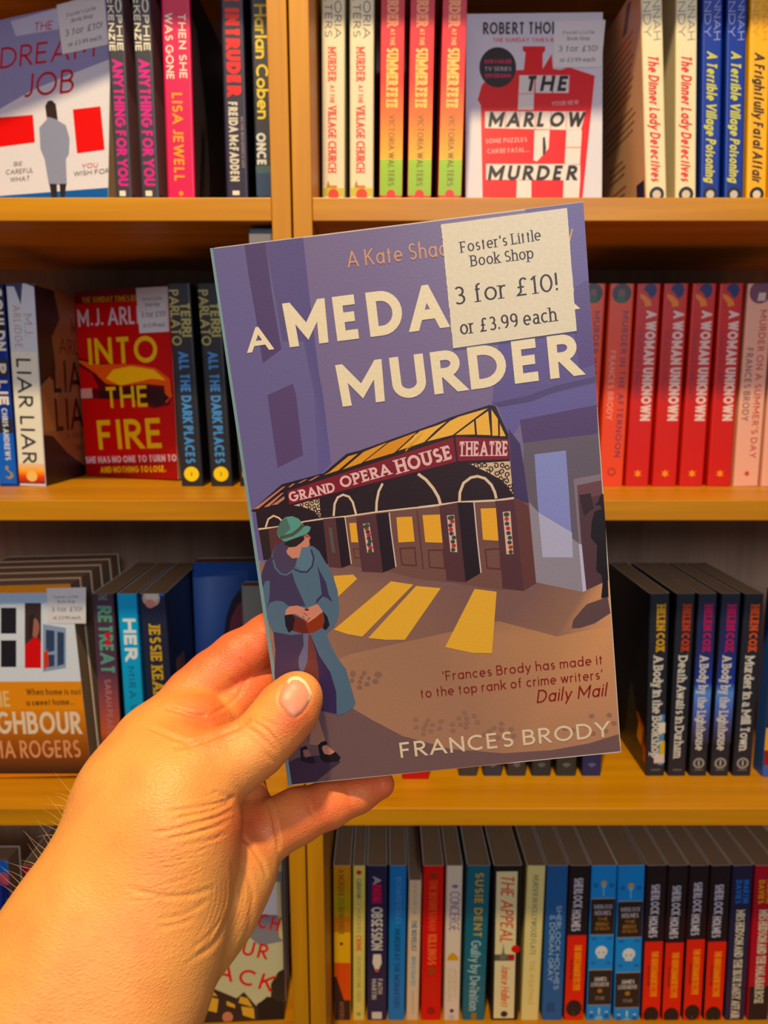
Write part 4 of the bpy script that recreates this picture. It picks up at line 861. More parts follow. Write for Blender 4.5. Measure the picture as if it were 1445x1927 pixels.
P.poly([(987, 397), (1096, 385), (1125, 760), (925, 765), (939, 640), (965, 540)], (98, 86, 140)); P.poly([(1079, 545), (1107, 530), (1114, 640), (1118, 690), (1090, 700), (1078, 620)], (88, 72, 124))
P.poly([(938, 769), (1122, 726), (1125, 770), (980, 800), (960, 830)], (102, 94, 150)); P.poly([(927, 761), (938, 769), (999, 759), (1046, 741), (1122, 724), (1121, 713), (1046, 729), (994, 747)], (80, 70, 112))
P.poly([(978, 793), (1123, 766), (1126, 820), (985, 838)], (84, 66, 108)); P.poly([(986, 836), (1126, 820), (1146, 1100), (1098, 1118), (1010, 1100), (985, 880)], (100, 90, 104))
P.poly([(957, 809), (979, 838), (986, 880), (996, 953), (966, 942)], (68, 54, 92))
P.poly([(996, 947), (1014, 967), (1089, 1025), (1096, 1028), (1104, 1118), (1010, 1100)], (142, 134, 146))
P.poly([(1006, 858), (1065, 851), (1071, 930), (1076, 1007), (1050, 990), (1014, 967), (1011, 930)], [(136, 142, 196)] * 3 + [(136, 138, 196)] * 4)
P.poly([(1014, 967), (1050, 989), (1077, 1005), (1079, 1052), (1022, 1051)], (174, 172, 198))
P.poly([(1087, 917), (1131, 908), (1146, 1095), (1105, 1117), (1096, 1030)], (80, 54, 62)); P.poly([(1087, 917), (1131, 908), (1133, 935), (1089, 945)], (104, 70, 76)); P.poly([(1080, 905), (1131, 896), (1131, 908), (1086, 917), (1094, 1026), (1090, 1026)], (128, 116, 128)); P.poly([(1090, 1027), (1095, 1027), (1105, 1117), (1098, 1117)], (188, 182, 208))
P.poly([(1090, 935), (1112, 932), (1118, 960), (1100, 975)], (52, 36, 42))
# pavement
gd, gm, gl, gx = (122, 90, 86), (142, 106, 90), (162, 122, 98), (204, 148, 108)
P.poly([(480, 1055), (620, 1058), (760, 1078), (850, 1100), (1000, 1110), (940, 1170), (800, 1200), (660, 1230), (530, 1290), (512, 1230)], [gm, gd, gd, gd, gd, gd, gd, gm, gl, gl])
P.poly([(1000, 1110), (1010, 1098), (1098, 1117), (1146, 1095), (1152, 1180), (1050, 1200), (940, 1170)], [gd, gd, gm, gx, gx, gm, gd])
P.poly([(530, 1290), (660, 1230), (800, 1200), (940, 1170), (1050, 1200), (1152, 1180), (1168, 1400), (940, 1440), (700, 1460), (545, 1474)], [gl, gl, (156, 116, 94), (158, 118, 94), (182, 134, 100), gx, (176, 130, 104), (164, 122, 100), (146, 110, 94), (130, 100, 92)])
for y_ in range(4): P.poly([(505, 1200 + y_ * 60), (560, 1200 + y_ * 60), (580, 1262 + y_ * 60), (514 + y_ * 8, 1262 + y_ * 60)], (146, 108, 94))
P.poly([(660, 1328), (700, 1352), (760, 1384), (850, 1409), (950, 1418), (1040, 1413), (1110, 1401), (1166, 1384), (1170, 1416), (860, 1445), (547, 1473), (525, 1340), (600, 1320)], (112, 86, 86))
# theatre
blk, brn = (40, 24, 30), (112, 78, 72)
P.poly([(485, 992), (602, 974), (780, 956), (968, 940), (996, 950), (1010, 1098), (988, 1113), (948, 1112), (850, 1098), (780, 1088), (740, 1077), (660, 1064), (610, 1058), (497, 1050)], brn)
P.poly([(472, 959), (530, 909), (600, 891), (609, 889), (652, 853), (677, 847), (819, 798), (849, 786), (921, 764), (932, 766), (957, 820), (960, 867), (968, 941), (780, 957), (602, 975), (485, 993), (481, 961)], blk)
pk, ya, yb_, yc = (190, 124, 102), (216, 150, 66), (226, 164, 70), (232, 178, 88)
P.polys([[(65, 865), (285, 700), (312, 692), (105, 860)], [(145, 850), (280, 745), (298, 742), (185, 845)], [(205, 835), (300, 768), (302, 790), (248, 830)], [(330, 702), (362, 675), (382, 675), (348, 700)], [(400, 672), (455, 645), (475, 643), (422, 670)], [(480, 655), (540, 622), (568, 616), (505, 652)]], pk, kb)
P.polys([[(600, 612), (640, 590), (785, 472), (858, 452), (708, 578)], [(742, 572), (900, 440), (1078, 370), (882, 525)]], ya, kb)
P.polys([[(905, 515), (1090, 372), (1300, 296), (1130, 450)]], (212, 142, 60), kb)
P.polys([[(1160, 435), (1325, 288), (1500, 232), (1440, 290), (1358, 372)]], yb_, kb)
P.polys([[(0, 352), (75, 250), (60, 260), (218, 196), (50, 335)], [(85, 330), (238, 195), (300, 165), (497, 110), (260, 288)], [(278, 288), (404, 195), (412, 286)], [(426, 288), (416, 185), (500, 128), (518, 292)], [(530, 296), (522, 118), (566, 182), (570, 296)], [(582, 300), (580, 215), (620, 300)]], yc, kc)
P.polys([[(-60, 400), (0, 285), (60, 258), (80, 245), (-30, 370), (-60, 385)]], yc, kc)
sgn = (122, 36, 48)
P.polys([[(541, 922), (853, 824), (859, 870), (544, 947)], [(857, 823), (957, 829), (958, 866), (862, 869)]], sgn)
tx = (222, 184, 182)
P.text('GRAND', (546, 943), (632, 924), 19, tx, .2, serif=True); P.text('OPERA', (643, 918), (737, 892), 22, tx, .2, serif=True); P.text('HOUSE', (749, 892), (853, 864), 27, tx, .2, serif=True); P.text('THEATRE', (864, 860), (956, 860), 28, tx, .18, serif=True)
# filigree
P.poly([(375, 485), (650, 470), (672, 695), (600, 600), (500, 545)], (206, 180, 150), kc); P.poly([(372, 838), (470, 812), (565, 790), (580, 940), (520, 880), (440, 850)], (206, 180, 150), kb)
rnd = random.Random(3)
def curl(cx, cy, r, crop):
    a0 = rnd.random() * 360
    P.line([(cx + r * (1 - i / 16) * math.cos(math.radians(a0 + i * 36)), cy + r * (1 - i / 16) * math.sin(math.radians(a0 + i * 36))) for i in range(12)], 8, blk, crop)
for cx, cy in ((400, 492), (440, 500), (480, 498), (520, 525), (555, 500), (600, 495), (632, 508), (560, 550), (598, 540), (635, 560), (590, 585), (628, 605), (650, 640), (655, 670), (500, 545), (620, 640)): curl(cx, cy, 20, kc)
for cx, cy in ((430, 835), (470, 830), (510, 820), (545, 810), (490, 855), (530, 850), (562, 845), (535, 885), (565, 890), (565, 920)): curl(cx, cy, 18, kb)
wl = (218, 192, 166)
P.line([(308, 742), (310, 680), (335, 615), (385, 578), (430, 570), (480, 585), (525, 630), (548, 680), (558, 722)], 18, wl, kc)
P.line([(25, 550), (80, 590), (130, 650), (165, 710), (178, 755)], 20, wl, kc); P.line([(1045, 680), (1015, 740), (1000, 820), (998, 892)], 18, wl, kb)
P.line([(675, 922), (682, 830), (705, 782), (745, 762), (790, 777), (820, 820), (845, 912)], 16, wl, kb); P.line([(160, 1002), (180, 940), (220, 915), (260, 932), (288, 960)], 13, wl, kb)
P.line([(105, 1015), (250, 1000), (440, 965), (570, 945), (780, 925), (1000, 895), (1250, 870), (1440, 854)], 12, wl, kb); P.line([(30, 777), (170, 762), (300, 745), (560, 735), (678, 720)], 14, wl, kc)
pd, ps = (82, 50, 56), (36, 22, 30)
P.polys([[(85, 225), (175, 210), (208, 500), (130, 505)]], (44, 32, 30), k3a); P.polys([[(175, 210), (270, 195), (320, 330), (240, 400), (205, 480)]], (88, 50, 52), k3a); P.poly([(500, 155), (690, 130), (738, 545), (600, 560), (560, 300)], ps, k3a)
P.poly([(55, 50), (78, 215), (125, 505), (80, 500), (20, 60)], (104, 92, 142), k3a)
P.polys([[(690, 125), (805, 115), (860, 585), (745, 575)]], (86, 52, 56), k3a); P.poly([(805, 115), (890, 110), (950, 552), (862, 587)], ps, k3a)
P.line([(895, 110), (957, 548)], 9, wl, k3a); P.poly([(935, 165), (1000, 165), (1022, 348), (955, 345)], (224, 166, 74), k3a); P.line([(975, 405), (1035, 405), (1040, 495), (985, 490), (975, 405)], 8, (92, 48, 46), k3a)
P.poly([(740, 205), (770, 205), (805, 440), (775, 445)], (84, 84, 78), k3a)
P.poly([(1000, 108), (1185, 82), (1252, 632), (1055, 620)], pd, k3a); P.poly([(1185, 82), (1305, 70), (1370, 585), (1253, 632)], ps, k3a); P.line([(1310, 72), (1330, 250), (1376, 580)], 11, (214, 188, 180), k3a)
P.polys([[(250, 125), (335, 122), (350, 258), (262, 262)], [(392, 115), (487, 112), (502, 266), (408, 262)], [(708, 82), (792, 80), (806, 258), (722, 252)]], (224, 166, 74), k3)
for r_ in ([(270, 295), (350, 290), (360, 388), (282, 382)], [(425, 305), (505, 305), (515, 405), (432, 398)], [(735, 305), (815, 300), (820, 412), (745, 405)]): P.line(r_ + [r_[0]], 7, (92, 46, 46), k3)
P.line([(362, 90), (398, 408)], 8, (92, 56, 52), k3)
P.poly([(483, 65), (583, 48), (628, 480), (525, 470)], pd, k3); P.poly([(583, 48), (668, 48), (708, 433), (628, 480)], ps, k3); P.line([(672, 50), (690, 240), (712, 432)], 7, (206, 184, 186), k3)
P.poly([(788, 42), (890, 36), (945, 531), (830, 515)], pd, k3); P.poly([(890, 36), (915, 30), (968, 75), (1012, 490), (945, 531)], (96, 58, 56), k3)
for q4 in ([(68, 160), (102, 155), (128, 312), (92, 315)], [(525, 118), (565, 115), (583, 318), (545, 315)], [(828, 102), (870, 98), (888, 330), (850, 332)]):
    P.poly(q4, (206, 178, 156), k3)
    for i in range(9):
        f_ = (i + .5) / 9; xa = q4[0][0] + (q4[3][0] - q4[0][0]) * f_; xb = q4[1][0] + (q4[2][0] - q4[1][0]) * f_; y_ = q4[0][1] + (q4[3][1] - q4[0][1]) * f_
        g_ = (56, 74, 58) if i in (0, 5, 8) else ((176, 60, 52) if i % 2 else (70, 58, 78))
        P.ell(xa + (xb - xa) * (.3 + .4 * rnd.random()), y_, 13, 12, g_, k3, 7)
    P.ell((q4[0][0] + q4[1][0]) / 2, q4[0][1] + 14, 17, 13, (56, 74, 58), k3, 7)
yl = (222, 170, 78)
k2 = (440, 740, 1.9527)
P.polys([[(580, 690), (662, 703), (475, 892), (420, 882), (370, 865)], [(672, 708), (763, 717), (632, 905), (560, 904), (497, 897)], [(887, 721), (968, 732), (952, 957), (880, 955), (780, 933)], [(368, 668), (440, 664), (455, 680), (385, 745)]], yl, k2)
# passer-by and shadow
P.polys([[(1335, 62), (1350, 50), (1355, 22), (1366, 10), (1380, 10), (1405, 570), (1365, 575), (1372, 500), (1368, 450), (1338, 425), (1342, 285), (1308, 245), (1312, 160), (1328, 105), (1366, 90), (1360, 70), (1330, 68)]], (30, 22, 28), k3)
P.poly([(1205, 735), (1215, 690), (1260, 635), (1290, 605), (1330, 592), (1400, 568), (1416, 655), (1330, 710), (1250, 735)], (92, 70, 72), k3)
cob = (134, 100, 90)
for cx, cy, rx, ry in ((895, 415, 25, 28), (997, 408, 22, 20), (975, 447, 20, 18), (1040, 455, 18, 18), (1125, 425, 35, 28), (960, 488, 20, 18), (1100, 485, 30, 22), (1025, 510, 27, 20), (955, 538, 25, 20), (888, 475, 22, 20)): P.ell(cx, cy, rx, ry, cob, k5, 10)
for cx, cy in ((142, 427), (148, 474), (217, 430), (204, 457), (245, 458), (192, 482), (234, 496), (190, 515), (296, 439), (288, 480), (365, 457), (369, 495), (404, 420), (439, 387), (450, 419), (452, 447), (413, 458), (448, 475), (497, 408), (517, 446), (616, 480), (661, 455), (662, 490), (590, 500), (1205, 415), (1312, 410), (1340, 460), (640, 540), (560, 520), (720, 490), (735, 530), (1045, 490), (1090, 500), (1215, 520), (1290, 505)): P.ell(cx, cy, 17, 13, (146, 110, 94), k8, 9)
P.poly([(391, 462), (397, 462), (552, 1475), (544, 1476)], (124, 150, 154))
P.build('cover_painting', hb.root, M_COVER)
# the woman in the picture
P.z = 5e-7 * 170
dk, bl, sk = (66, 56, 84), (84, 106, 126), (196, 134, 114)
P.poly([(300, 1220), (400, 1170), (600, 1150), (790, 1210), (650, 1320), (560, 1390), (310, 1415)], (66, 48, 66), k5)
P.poly([(575, 790), (610, 900), (650, 1020), (580, 1060), (500, 1050), (520, 900), (540, 780)], (166, 122, 102), k5); P.poly([(430, 1000), (480, 1000), (520, 1090), (440, 1100)], (130, 92, 86), k5)
P.poly([(620, 1070), (660, 1060), (735, 1120), (700, 1145), (630, 1150)], sk, k5); P.poly([(440, 1100), (490, 1095), (520, 1150), (470, 1170)], (150, 104, 96), k5)
P.poly([(580, 1060), (610, 1030), (655, 1018), (668, 1050), (625, 1062), (612, 1085), (640, 1138), (690, 1148), (740, 1118), (788, 1170), (770, 1207), (640, 1217), (603, 1180)], (30, 22, 28), k5); P.poly([(420, 1085), (470, 1060), (495, 1090), (445, 1105), (450, 1160), (480, 1172), (540, 1160), (565, 1212), (530, 1228), (425, 1200)], (34, 26, 34), k5)
def m2(L): return [(470 + x / 4.983, 950 + y / 4.983) if k == 'a' else (480 + x / 4.817, 1180 + y / 4.817) for k, x, y in L]
P.poly(m2([('a', 200, 480), ('a', 240, 360), ('a', 330, 340), ('a', 600, 380), ('a', 650, 420), ('a', 720, 540), ('a', 780, 640), ('a', 830, 800), ('a', 845, 960), ('a', 825, 1080), ('a', 780, 1150), ('a', 725, 1195), ('b', 700, 170), ('b', 760, 280), ('b', 830, 370), ('b', 870, 500), ('b', 920, 680), ('b', 900, 720), ('b', 830, 770), ('b', 760, 790), ('b', 590, 740), ('b', 400, 745), ('b', 215, 700), ('b', 182, 400), ('b', 190, 200), ('b', 170, 30), ('a', 210, 1160), ('a', 165, 1040), ('a', 120, 780), ('a', 110, 640), ('a', 150, 520)]), bl)
P.poly([(200, 480), (420, 480), (400, 620), (430, 720), (530, 940), (350, 935), (240, 890), (190, 905), (165, 960), (190, 850), (190, 700), (150, 700), (120, 780), (110, 640), (150, 520)], dk, k3a)
P.poly([(240, 360), (330, 340), (400, 450), (445, 490), (432, 570), (385, 620), (300, 625), (232, 560), (215, 460)], (74, 62, 88), k3a); P.line([(222, 500), (240, 575), (290, 632), (345, 645), (400, 612), (435, 570)], 16, bl, k3a)
P.poly([(480, 390), (560, 380), (595, 430), (600, 500), (585, 560), (540, 608), (480, 600), (430, 560), (460, 480)], (92, 116, 136), k3a); P.line([(415, 590), (480, 618), (540, 620), (590, 565), (603, 490), (578, 410)], 16, (56, 50, 82), k3a)
P.poly([(635, 550), (665, 620), (720, 720), (745, 830), (805, 945), (780, 925), (740, 870), (690, 850), (660, 880), (625, 925), (630, 880), (680, 830), (660, 680)], (58, 50, 84), k3a)
P.poly([(345, 420), (370, 385), (440, 380), (500, 330), (512, 285), (545, 265), (575, 295), (558, 320), (560, 370), (540, 387), (490, 387), (465, 485), (400, 490), (355, 450)], sk, k3a); P.poly([(545, 262), (576, 296), (520, 300), (515, 275)], (160, 92, 72), k3a)
P.poly([(325, 330), (440, 290), (510, 285), (515, 315), (480, 350), (430, 382), (375, 387), (330, 362)], (40, 28, 26), k3a)
P.poly([(255, 230), (290, 140), (340, 102), (400, 95), (460, 120), (490, 160), (505, 192), (540, 186), (575, 200), (560, 240), (530, 265), (440, 297), (335, 335), (290, 312), (260, 270)], (94, 146, 138), k3a); P.poly([(255, 230), (290, 140), (345, 110), (385, 212), (300, 290), (262, 272)], (78, 108, 100), k3a); P.line([(285, 300), (400, 268), (460, 225), (502, 180)], 32, (70, 82, 66), k3a)
P.poly([(165, 960), (200, 900), (260, 885), (320, 895), (370, 940), (335, 1010), (330, 1100), (370, 1190), (250, 1170), (190, 1110), (165, 1040)], bl, k3a); P.poly([(640, 910), (670, 870), (720, 860), (790, 910), (840, 950), (845, 1000), (800, 1130), (730, 1195), (650, 1180), (750, 1130), (750, 1090), (690, 985)], bl, k3a)
P.poly([(410, 1015), (540, 1080), (692, 1000), (708, 1130), (600, 1190), (500, 1195), (395, 1165)], (132, 54, 32), k3a); P.poly([(410, 1015), (520, 1075), (560, 1192), (500, 1195), (395, 1165)], (96, 40, 34), k3a)
P.polys([[(330, 1025), (400, 1005), (430, 1060), (410, 1160), (370, 1187), (340, 1120)], [(690, 985), (735, 1040), (756, 1120), (722, 1167), (690, 1150), (706, 1080)]], (30, 20, 30), k3a)
P.poly([(335, 1020), (345, 970), (380, 940), (450, 932), (530, 962), (640, 920), (692, 990), (620, 1050), (550, 1095), (520, 1060), (430, 1010)], sk, k3a)
P.line([(535, 1085), (570, 1045)], 7, (110, 50, 50), k3a); P.line([(500, 1030), (520, 1050)], 6, (110, 50, 50), k3a); P.line([(510, 1000), (545, 1030)], 6, (110, 50, 50), k3a); P.ell(540, 972, 22, 12, (96, 44, 40), k3a, 8)
P.poly([(170, 30), (330, 60), (440, 50), (448, 160), (405, 260), (400, 320), (415, 400), (400, 745), (215, 700), (182, 400), (190, 200)], (68, 54, 82), k5)
P.poly([(510, 60), (590, 250), (690, 400), (745, 580), (750, 780), (590, 742), (570, 400)], (56, 42, 80), k5)
P.poly([(450, 50), (490, 50), (482, 300), (445, 410), (415, 400), (400, 300), (405, 260), (447, 160)], (104, 104, 134), k5); P.poly([(490, 50), (512, 60), (560, 220), (585, 400), (590, 600), (560, 742), (400, 742), (440, 410), (482, 300)], (108, 58, 54), k5)
P.build('painted_woman', hb.root, M_COVER)
P.z = 5e-7 * 230
P.text('A Kate Shackleton Mystery', (653, 503), (1078, 456), 31, (206, 152, 112), .10, gap=.2); P.build('series_lettering', hb.root)
ct = (232, 216, 186)
P.text('A', (466, 661), (512, 655), 46, ct, .20); P.text('MEDA', (540, 652), (842, 617), 84, ct, .22, gap=.20); P.text('L', (856, 615), (896, 610), 80, ct, .22); P.text('FOR', (925, 604), (1084, 586), 54, ct, .20); P.text('MURDER', (640, 765), (1092, 710), 80, ct, .22, gap=.18)
P.build('title_lettering', hb.root, label='cream title lettering')
P.text('FRANCES BRODY', (757, 1425), (1150, 1388), 29, (222, 200, 172), .15, gap=.2); P.build('author_lettering', hb.root)
qr = (128, 30, 24)
P.text("'Frances Brody has made it", (836, 1281), (1136, 1252), 18, qr, .10, gap=.18); P.text("to the top rank of crime writers'", (794, 1313), (1136, 1280), 18, qr, .10, gap=.18); P.text('Daily Mail', (1012, 1324), (1142, 1312), 24, qr, .10, shear=.2, gap=.18)
P.build('quote_lettering', hb.root)
hb.done()
# price sticker: a real sheet with thickness
S = Print(MB, (BT, 0, 0), (0, 1, 0), (0, 0, 1), (1, 0, 0), step=1.5e-6); S.hom = P.hom
c4 = [S.px(*p) for p in ((828, 424), (1065, 396), (1084, 627), (852, 657))]
z0, z1 = 1.6e-4, 3.0e-4
def wob(a, b, n, amp): 
    out = []
    for i in range(n): 
        f_ = i / n; out.append((a[0] + (b[0] - a[0]) * f_ + rnd.uniform(-amp, amp), a[1] + (b[1] - a[1]) * f_ + rnd.uniform(-amp, amp)))
    out[0] = a; return out
ring = wob(c4[3], c4[2], 6, 0) + wob(c4[2], c4[1], 20, 5e-5) + wob(c4[1], c4[0], 6, 0) + wob(c4[0], c4[3], 50, 1.1e-4)
n_ = len(ring); V = [(BT + z, a, b_) for z in (z0 - 6e-4, z1) for a, b_ in ring]
me = bpy.data.meshes.new('price_sticker'); me.from_pydata(V, [], [tuple(range(n_, 2 * n_)), tuple(range(n_ - 1, -1, -1))] + [(i, (i + 1) % n_, n_ + (i + 1) % n_, n_ + i) for i in range(n_)])
at = me.color_attributes.new('Col', 'FLOAT_COLOR', 'POINT'); at.data.foreach_set('color', np.array([lin((222, 210, 188))] * (2 * n_), dtype=np.float32).ravel()); me.materials.append(M_PRINT)
stk = link('price_sticker', me, hb.root); stk['label'] = 'white square price sticker'
S.z = z1 + 4e-6; ink = (50, 38, 36)
S.text("Foster's Little", (866, 478), (1017, 456), 21, ink, .14, True, .75, gap=.13); S.text('Book Shop', (885, 504), (1003, 490), 21, ink, .14, True, .75, gap=.13)
S.text('3 for #10!', (855, 576), (1049, 551), 34, ink, .125, True, .75, gap=.14); S.text('or #3.99 each', (866, 632), (1047, 608), 26, ink, .135, True, .75, gap=.13)
o = S.build('sticker_lettering', hb.root); o.parent = stk
# ------------------------------------------------------------------ THE HAND (one continuous surface grown from tapered limbs)
def hp(x, y, d, r): return (atdepth(x, y, d), r)
CAPS = []    # (a, b, ra, rb, group)
def chain(grp, *pts):
    P_ = [hp(*p) for p in pts]
    for i in range(len(P_) - 1): CAPS.append((P_[i][0], P_[i + 1][0], P_[i][1], P_[i + 1][1], grp))
# forearm and wrist: two parallel runs make the oval section
chain('palm', (-70, 2190, .196, .024), (30, 1960, .202, .0235), (141, 1789, .213, .0225), (206, 1686, .222, .0212), (252, 1585, .231, .0195), (276, 1490, .242, .0182), (302, 1402, .254, .0150))
chain('palm', (40, 2260, .196, .024), (140, 2060, .202, .0240), (238, 1880, .214, .0220), (290, 1775, .222, .0195))
chain('palm', (262, 1500, .237, .0170), (290, 1580, .231, .0190), (290, 1680, .225, .0200), (270, 1780, .218, .0200))
chain('palm', (300, 1430, .256, .0140), (390, 1440, .266, .0125), (445, 1500, .268, .0115))
chain('pad', (300, 1400, .252, .0130), (335, 1380, .2530, .0120), (366, 1370, .2555, .0112), (396, 1378, .259, .0102))
# thumb and the mound it grows from
chain('palm', (322, 1440, .242, .0140), (300, 1520, .234, .0180))
chain('palm', (285, 1720, .222, .0178), (300, 1650, .2255, .0168), (318, 1590, .2275, .0163), (332, 1540, .229, .0156), (344, 1488, .232, .0140))
TH_ = [(336, 1538, .229, .0158), (350, 1488, .232, .0140), (390, 1452, .236, .0124), (430, 1436, .239, .0112), (484, 1404, .242, .0097), (522, 1360, .245, .0099), (548, 1328, .2475, .0096), (561, 1309, .2490, .0083)]
chain('thumb', *TH_)
# heel of the hand, little-finger side
chain('heel', (270, 1840, .224, .0190), (328, 1765, .231, .0182), (392, 1692, .240, .0172), (430, 1622, .250, .0165), (442, 1575, .257, .0145))
chain('heel', (330, 1640, .250, .018), (400, 1560, .260, .016))
# fingers
chain('index', (300, 1395, .257, .0145), (362, 1308, .268, .0100), (400, 1272, .272, .0096), (447, 1237, .2765, .0098), (505, 1200, .281, .0092), (560, 1165, .2835, .0085), (610, 1140, .285, .0076))
chain('middle', (366, 1402, .263, .0122), (416, 1354, .268, .0108), (466, 1309, .277, .0102), (515, 1275, .2865, .0092), (590, 1235, .289, .0084), (640, 1215, .290, .0074))
chain('ring', (430, 1600, .262, .0130), (462, 1566, .262, .0115), (456, 1530, .264, .0110), (441, 1490, .268, .0104), (462, 1410, .278, .0096), (520, 1350, .288, .0088), (590, 1320, .2905, .0076))
chain('pinky', (450, 1606, .257, .0120), (505, 1563, .256, .0103), (558, 1536, .2625, .0097), (620, 1513, .2690, .0084), (672, 1493, .2730, .0070), (716, 1476, .2755, .0056))
GROUPS = ['palm', 'thumb', 'pad', 'heel', 'index', 'middle', 'ring', 'pinky']
KIN = {'palm': .0130, 'heel': .008, 'pad': .006, 'thumb': .0055, 'index': .004, 'middle': .004, 'ring': .004, 'pinky': .004}
KJ = {'thumb': .0030, 'heel': .0026, 'pad': .0026, 'index': .0040, 'middle': .0016, 'ring': .0016, 'pinky': .0022}
def smin(a, b, k):
    h = np.clip(k - np.abs(a - b), 0, None) / k
    return np.minimum(a, b) - h * h * k * .25
def sdf(Q):
    res = {}
    for a, b, ra, rb, g in CAPS:
        A = np.array(a, dtype=np.float32); B = np.array(b, dtype=np.float32); ab = B - A; L2 = float(ab @ ab)
        pa = Q - A; t = np.clip((pa @ ab) / L2, 0, 1)
        d = np.sqrt(((pa - t[..., None] * ab) ** 2).sum(-1)) - (ra + (rb - ra) * t)
        res[g] = d if g not in res else smin(res[g], d, KIN[g])
    out = res['palm']
    for g in GROUPS[1:]: out = smin(out, res[g], KJ[g])
    return out
allp = np.array([list(p) for c in CAPS for p in c[:2]])
lo = allp.min(0) - .03; hi = allp.max(0) + .03
lo[2] = max(lo[2], atdepth(700, 2080, .2).z)
CELL = .0021
nn = np.ceil((hi - lo) / CELL).astype(int) + 1
gx_, gy_, gz_ = [np.arange(k, dtype=np.float32) * CELL + l for k, l in zip(nn, lo)]
V3 = np.empty(tuple(nn), dtype=np.float32)
for i0 in range(0, nn[0], 8):
    Q = np.stack(np.meshgrid(gx_[i0:i0 + 8], gy_, gz_, indexing='ij'), -1); V3[i0:i0 + 8] = sdf(Q)
V3[:, :, 0] = np.abs(V3[:, :, 0]) + 1e-4   # close the cut end of the forearm
def surface_nets(V, lo, cell):
    s = V < 0; c = [slice(0, -1), slice(1, None)]
    shp = tuple(k - 1 for k in V.shape)
    cnt = np.zeros(shp, np.int32); acc = np.zeros(shp + (3,), np.float32)
    for ax in range(3):
        o1, o2 = [k for k in range(3) if k != ax]
        for da in (0, 1):
            for db in (0, 1):
                sa = [None] * 3; sb = [None] * 3
                sa[ax], sb[ax] = c[0], c[1]; sa[o1] = sb[o1] = c[da]; sa[o2] = sb[o2] = c[db]
                A, B = V[tuple(sa)], V[tuple(sb)]; m = (A < 0) != (B < 0)
                t = np.where(m, A / np.where(m, A - B, 1), 0)
                p = [0, 0, 0]; p[o1] = da; p[o2] = db
                for k in range(3): acc[..., k] += np.where(m, t if k == ax else p[k], 0)
                cnt += m
    act = cnt > 0; idx = -np.ones(shp, np.int64); idx[act] = np.arange(act.sum())
    ijk = np.argwhere(act); P = (ijk + acc[act] / cnt[act][:, None]) * cell + lo
    F = []
    for ax in range(3):
        o1, o2 = (ax + 1) % 3, (ax + 2) % 3
        sa = [slice(1, -1)] * 3; sb = [slice(1, -1)] * 3; sa[ax] = slice(0, -1); sb[ax] = slice(1, None)
        A, B = s[tuple(sa)], s[tuple(sb)]; e = np.argwhere(A != B); fl = A[tuple(e.T)]
        base = e + 1; base[:, ax] -= 1
        def g(d1, d2):
            q = base.copy(); q[:, o1] += d1; q[:, o2] += d2; return idx[tuple(q.T)]
        q = np.stack([g(-1, -1), g(0, -1), g(0, 0), g(-1, 0)], 1)
        q[~fl] = q[~fl][:, ::-1]; F.append(q)
    F = np.concatenate(F); return P.astype(np.float32), F[(F >= 0).all(1)]
HV, HF = surface_nets(V3, lo, CELL)
def subdivide(V, F):
    n = len(V); E = np.concatenate([F[:, [i, (i + 1) % 4]] for i in range(4)]); Es = np.sort(E, 1)
    key = Es[:, 0].astype(np.int64) * n + Es[:, 1]; u, inv = np.unique(key, return_inverse=True)
    ea, eb = u // n, u % n; EM = (V[ea] + V[eb]) / 2; FC = V[F].mean(1)
    m = len(F); ne = n + np.arange(len(u)); e = [ne[inv[i * m:(i + 1) * m]] for i in range(4)]; fc = n + len(u) + np.arange(m)
    NF = np.concatenate([np.stack([F[:, i], e[i], fc, e[(i - 1) % 4]], 1) for i in range(4)])
    return np.concatenate([V, EM, FC]), NF
def project(V, it=2):
    h = 4e-4
    for _ in range(it):
        d = sdf(V); g = np.stack([sdf(V + np.array(o, np.float32) * h) - d for o in ((1, 0, 0), (0, 1, 0), (0, 0, 1))], 1) / h
        g /= np.maximum(np.linalg.norm(g, axis=1, keepdims=True), .3); V = V - g * np.clip(d, -.001, .001)[:, None]
    return V.astype(np.float32), g
HV, HF = subdivide(HV, HF); HV, _ = project(HV)
HV, HF = subdivide(HV, HF); HV, HG = project(HV)
